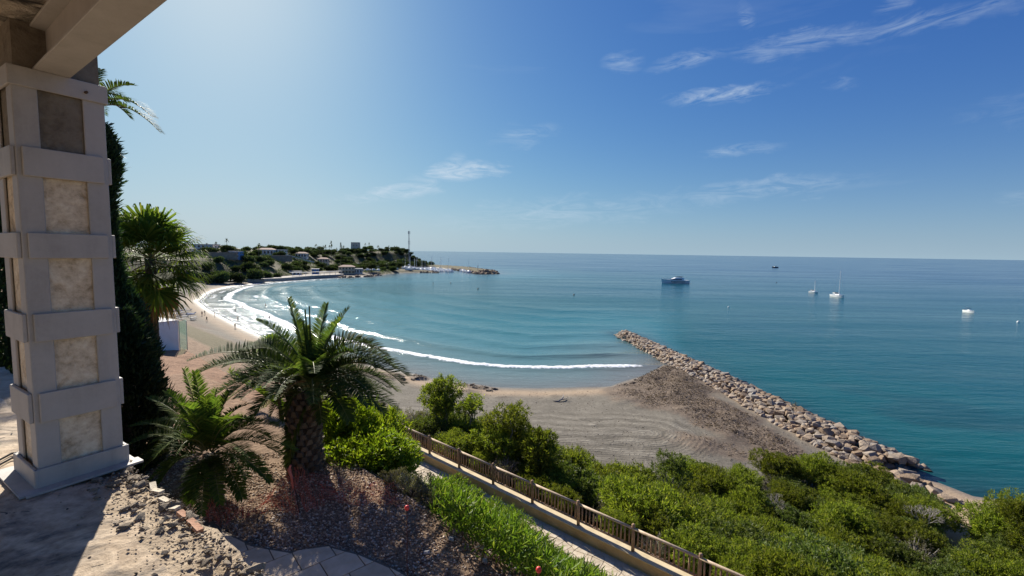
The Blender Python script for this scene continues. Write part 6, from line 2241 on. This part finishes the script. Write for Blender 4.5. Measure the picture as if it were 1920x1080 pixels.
sb = [small_boat(9, 0), small_boat(10.5, 1), small_boat(7.5, 2), small_boat(8, 0)]
nbt = 0
for row, (x0, y0, x1, y1, n_) in enumerate([(-128, 566, -70, 520, 15), (-134, 588, -66, 536, 17), (-144, 606, -78, 560, 16), (-150, 628, -96, 590, 13), (-64, 556, -48, 508, 9)]):
    for k in range(n_):
        if rg.random() < .12: continue
        u = k / (n_ - 1)
        sidx = rg.choice([0, 0, 2, 3, 3, 1])
        o = link('moored_boat', sb[sidx]); o.location = (x0 + (x1 - x0) * u + rg.uniform(-1, 1), y0 + (y1 - y0) * u + rg.uniform(-1, 1), 0); o.rotation_euler = (0, 0, rg.choice([0, PI]) + .9 + rg.uniform(-.15, .15))
        k_ = rg.uniform(.8, 1.2); o.scale = (k_, k_, k_)
        lab = 'small white moored boat with bare mast in the harbour' if sidx == 1 else ('small white moored boat with dark awning in the harbour' if sidx == 2 else 'small white cabin boat moored in the harbour')
        tag(o, lab, 'boat', {1: 'masted boats moored in the harbour', 2: 'awning boats moored in the harbour'}.get(sidx, 'cabin boats moored in the harbour'))
        nbt += 1
# boats and cars standing on the hard beside the restaurant
car_m = MB(); wedge(car_m, -2.1, 2.1, .85, .25, .85, 0, 0, 0, .95); wedge(car_m, -1.3, 1.0, .8, .85, 1.4, .4, .5, 1, .85)
for x in (-1.3, 1.3):
    for s in (-.8, .8): car_m.tube([(x, s - .1, .3), (x, s + .1, .3)], .32, 8, 2)
cms = []
for cn, cc_ in (('white', (.75, .75, .75)), ('silver', (.45, .46, .48)), ('dark', (.06, .065, .07))):
    cms.append((cn, car_m.mesh('parked_car', [simple('car_' + cn, cc_, cc_, 1, .3, 0, 0, .5), M['dark_glass'], M['navy']])))
for i in range(30):
    px = rg.uniform(690, 812); Y = rg.uniform(500, 640)
    p = at_y(px, 500, Y)
    if float(shore_d(np.array([p.x]), np.array([p.y]))[0]) < 4: continue
    cn, cm_ = rg.choice(cms)
    o = link('parked_car', cm_); o.location = (p.x, p.y, gz(p.x, p.y)); o.rotation_euler = (0, 0, rg.choice([.6, 2.2])); tag(o, cn + ' car parked on the harbour quay under the headland', 'car', cn + ' cars on the harbour quay')
for i in range(90):
    px = rg.uniform(672, 812); Y = rg.uniform(455, 650)
    p = at_y(px, 500, Y)
    if float(shore_d(np.array([p.x]), np.array([p.y]))[0]) < 5: continue
    o = link('laid_up_boat', sb[rg.choice([0, 3])]); o.location = (p.x, p.y, gz(p.x, p.y) + .25); o.rotation_euler = (0, 0, rg.uniform(0, 6)); tag(o, 'white boat laid up ashore beside the harbour restaurant', 'boat', 'boats laid up ashore')
for i, (px, pt, Y) in enumerate(((735, 484, 560), (743, 487, 545), (810, 480, 560), (826, 482, 600), (755, 486, 600))):
    p = at_y(px, 500, Y); z = max(0, gz(p.x, p.y)); h_ = at_y(px, pt, Y).z - z
    lp = thing('lamp_mast', 'thin pale light mast on the harbour quay', 'mast', (p.x, p.y, z), 0, 'light masts on the harbour quay')
    MB().tube([(0, 0, -.5), (0, 0, h_)], [.16, .1], 5).build('pole', M['roof_grey'], lp); MB().box((0, -.4, h_), (.4, 1.2, .2)).build('lamp_head', M['roof_grey'], lp)

# ------------------------------------------------------------------ people on the beach
SKIN = simple('skin', (.32, .19, .12), (.38, .23, .15), 4, .6)


def person_mesh(pose, seed):
    """one continuous skinned figure 1.7 m tall; bathing clothes as the second material"""
    J = {'pel': (0, 0, .92), 'wa': (0, 0, 1.08), 'ch': (0, .01, 1.28), 'ne': (0, .01, 1.45), 'hb': (0, .02, 1.53), 'ht': (0, .02, 1.68)}
    if pose == 0:
        J.update(lh=(-.1, 0, .9), lk=(-.11, .03, .5), la=(-.12, -.02, .09), lt=(-.13, .14, .04), rh=(.1, 0, .9), rk=(.12, .05, .5), ra=(.13, 0, .09), rt=(.15, .16, .04), ls=(-.19, 0, 1.4), le=(-.25, -.02, 1.13), lw=(-.24, .08, .88), lf=(-.23, .12, .8), rs=(.19, 0, 1.4), re=(.26, -.02, 1.13), rw=(.25, .1, .88), rf=(.24, .14, .8))
    elif pose == 1:
        J.update(lh=(-.1, 0, .9), lk=(-.1, .2, .55), la=(-.1, .18, .1), lt=(-.1, .34, .05), rh=(.1, 0, .9), rk=(.1, -.02, .5), ra=(.1, -.25, .14), rt=(.1, -.14, .05), ls=(-.19, 0, 1.4), le=(-.24, -.14, 1.15), lw=(-.23, -.1, .9), lf=(-.22, -.06, .82), rs=(.19, 0, 1.4), re=(.24, .12, 1.15), rw=(.22, .28, .97), rf=(.21, .34, .92))
    else:
        J.update(lh=(-.1, 0, .9), lk=(-.13, .06, .5), la=(-.14, 0, .09), lt=(-.16, .15, .04), rh=(.1, 0, .9), rk=(.14, .06, .5), ra=(.15, 0, .09), rt=(.18, .15, .04), ls=(-.19, 0, 1.4), le=(-.3, .14, 1.22), lw=(-.16, .34, 1.1), lf=(-.1, .38, 1.06), rs=(.19, 0, 1.4), re=(.32, .1, 1.2), rw=(.26, .3, 1.0), rf=(.22, .36, .95))
    R = dict(pel=.15, wa=.125, ch=.15, ne=.06, hb=.085, ht=.07, lh=.095, lk=.062, la=.042, lt=.032, rh=.095, rk=.062, ra=.042, rt=.032, ls=.065, le=.045, lw=.034, lf=.03, rs=.065, re=.045, rw=.034, rf=.03)
    E = [('pel', 'wa'), ('wa', 'ch'), ('ch', 'ne'), ('ne', 'hb'), ('hb', 'ht'), ('pel', 'lh'), ('lh', 'lk'), ('lk', 'la'), ('la', 'lt'), ('pel', 'rh'), ('rh', 'rk'), ('rk', 'ra'), ('ra', 'rt'), ('ch', 'ls'), ('ls', 'le'), ('le', 'lw'), ('lw', 'lf'), ('ch', 'rs'), ('rs', 're'), ('re', 'rw'), ('rw', 'rf')]
    ks = list(J); me = bpy.data.meshes.new('person_cage')
    me.from_pydata([J[k] for k in ks], [(ks.index(a), ks.index(b)) for a, b in E], [])
    ob = bpy.data.objects.new('person_cage', me); COL.objects.link(ob)
    sk = ob.modifiers.new('skin', 'SKIN')
    for i, k in enumerate(ks):
        me.skin_vertices[0].data[i].radius = (R[k], R[k] * (.75 if k in ('pel', 'wa', 'ch') else 1))
        me.skin_vertices[0].data[i].use_root = (k == 'pel')
    sub = ob.modifiers.new('sub', 'SUBSURF'); sub.levels = 1; sub.render_levels = 1
    dg = bpy.context.evaluated_depsgraph_get()
    nm = bpy.data.meshes.new_from_object(ob.evaluated_get(dg))
    bpy.data.objects.remove(ob)
    return nm


pm_ = [person_mesh(k, k) for k in range(3)]
wear = {'navy': (.02, .03, .08), 'black': (.02, .02, .02)}
HAIR = simple('hair', (.02, .015, .01), (.05, .035, .02), 8, .6)
pv = {}
for k, base in enumerate(pm_):
    for cn, cc_ in wear.items():
        me = base.copy(); me.name = 'person'
        me.materials.clear(); me.materials.append(SKIN); me.materials.append(simple('swimwear_' + cn.replace(' ', '_'), cc_, cc_, 5, .8)); me.materials.append(HAIR)
        for poly in me.polygons:
            z = poly.center.z
            poly.material_index = 1 if (.62 < z < 1.0 and abs(poly.center.x) < .21) or (cn != 'navy' and 1.0 <= z < 1.42 and abs(poly.center.x) < .2) else (2 if z > 1.62 or (z > 1.55 and poly.center.y < 0) else 0)
        me.polygons.foreach_set('use_smooth', [True] * len(me.polygons))
        pv[k, cn] = me
ppl = [(379, 594, 0, 'navy', 'person in dark shorts standing at the water edge beside another bather'), (384, 592, 1, 'black', 'person in dark swimwear walking beside the bather in shorts'), (403, 594, 2, 'black', 'person wading alone in front of the broad foam'),
       (388, 606, 1, 'black', 'person stepping onto the wet sand at the edge of the foam'), (441, 617, 0, 'black', 'person standing in the thin foam apart from the others'), (446, 601, 1, 'navy', 'person in dark shorts wading in the broad foam'), (441, 584, 2, 'black', 'person standing knee deep beyond the foam'), (455, 578, 0, 'navy', 'person in dark shorts standing next to a white board'), (505, 598, 0, 'black', 'person wading near the long white board'), (498, 574, 1, 'black', 'person wading out past the boards')]
for (px, py, k, cn, lab) in ppl:
    p = on_z(px, py, 0)
    z = gz(p.x, p.y)
    o = link('person', pv[k, cn]); o.location = (p.x, p.y, max(z, -.45) - .02); o.rotation_euler = (0, 0, rg.uniform(0, 6.28)); tag(o, lab, 'person')
# stand-up paddlers and boards
bd = MB(); n_ = 10
ring = [(math.cos(2 * PI * k / n_) * 1.6, math.sin(2 * PI * k / n_) * .38) for k in range(n_)]
bd.prism(ring, -.06, .09)
bdm = bd.mesh('paddle_board', M['gel'])
for (px, py, rz, lab) in ((452, 577, .4, 'white paddle board beside the bather in dark shorts'), (470, 582, .3, 'white paddle board floating alone past the foam'), (500, 595, .3, 'long white board by the wading person'), (416, 564, .2, 'paddle board farthest towards the beach corner'), (812, 533, .6, 'paddle board under the standing paddler off the harbour'), (475, 563, .2, 'white board on the dark water below the big trees')):
    p = on_z(px, py, 0); o = link('paddle_board', bdm); o.location = (p.x, p.y, .03); o.rotation_euler = (0, 0, rz); tag(o, lab, 'paddle board')
    if px in (812, 416):
        o = link('person', pv[2, 'black']); o.location = (p.x, p.y, .1); o.rotation_euler = (0, 0, rz); tag(o, 'person standing on a paddle board ' + ('off the harbour' if px == 812 else 'near the beach corner'), 'person')
        if px == 812:
            o = MB().tube([(0, 0, 0), (.1, .1, 2.1)], .025, 5).build('paddle', M['navy']); o.location = (p.x + .35, p.y - .3, .1); o.rotation_euler = (.25, 0, 0); tag(o, 'long dark paddle held by the standing paddler off the harbour', 'paddle')
# beach loungers and parasols behind the fan palm
M['towel_b'] = simple('fabric_blue', (.05, .08, .16), (.1, .14, .24), 3, .9)
M['towel_w'] = simple('fabric_white', (.6, .6, .58), (.7, .7, .68), 3, .9)
lm = MB(); lm.box((0, 0, .3), (.65, 1.3, .08)); lm.box((0, .85, .5), (.65, .62, .08), M=Matrix.Rotation(.6, 3, 'X'))
for x in (-.27, .27):
    for y in (-.5, .5): lm.box((x, y, .14), (.05, .05, .3))
lms = [lm.mesh('beach_lounger', M['towel_b']), lm.mesh('beach_lounger', M['towel_w'])]
um = MB(); um.tube([(0, 0, 0), (0, 0, 2.1)], .03, 5); um.tube([(0, 0, 1.85), (0, 0, 2.05), (0, 0, 2.35)], [1.25, 1.15, .05], 9)
umm = um.mesh('beach_parasol', M['towel_b'])
for i in range(26):
    px = rg.uniform(278, 368); py = rg.uniform(566, 602) - (px - 320) * .05
    p = on_z(px, py, 1.7); z = gz(p.x, p.y)
    if z > 3.5: continue
    if i % 5 == 0:
        o = link('beach_parasol', umm); tag(o, 'dark blue beach parasol on the sand behind the large fan palm', 'parasol', 'parasols on the far beach')
    else:
        o = link('beach_lounger', lms[i % 2]); tag(o, ('dark blue' if i % 2 == 0 else 'white') + ' beach lounger on the sand behind the large fan palm', 'lounger', ('blue' if i % 2 == 0 else 'white') + ' loungers on the far beach')
    o.location = (p.x, p.y, z); o.rotation_euler = (0, 0, rg.uniform(-.4, .4) - .8)
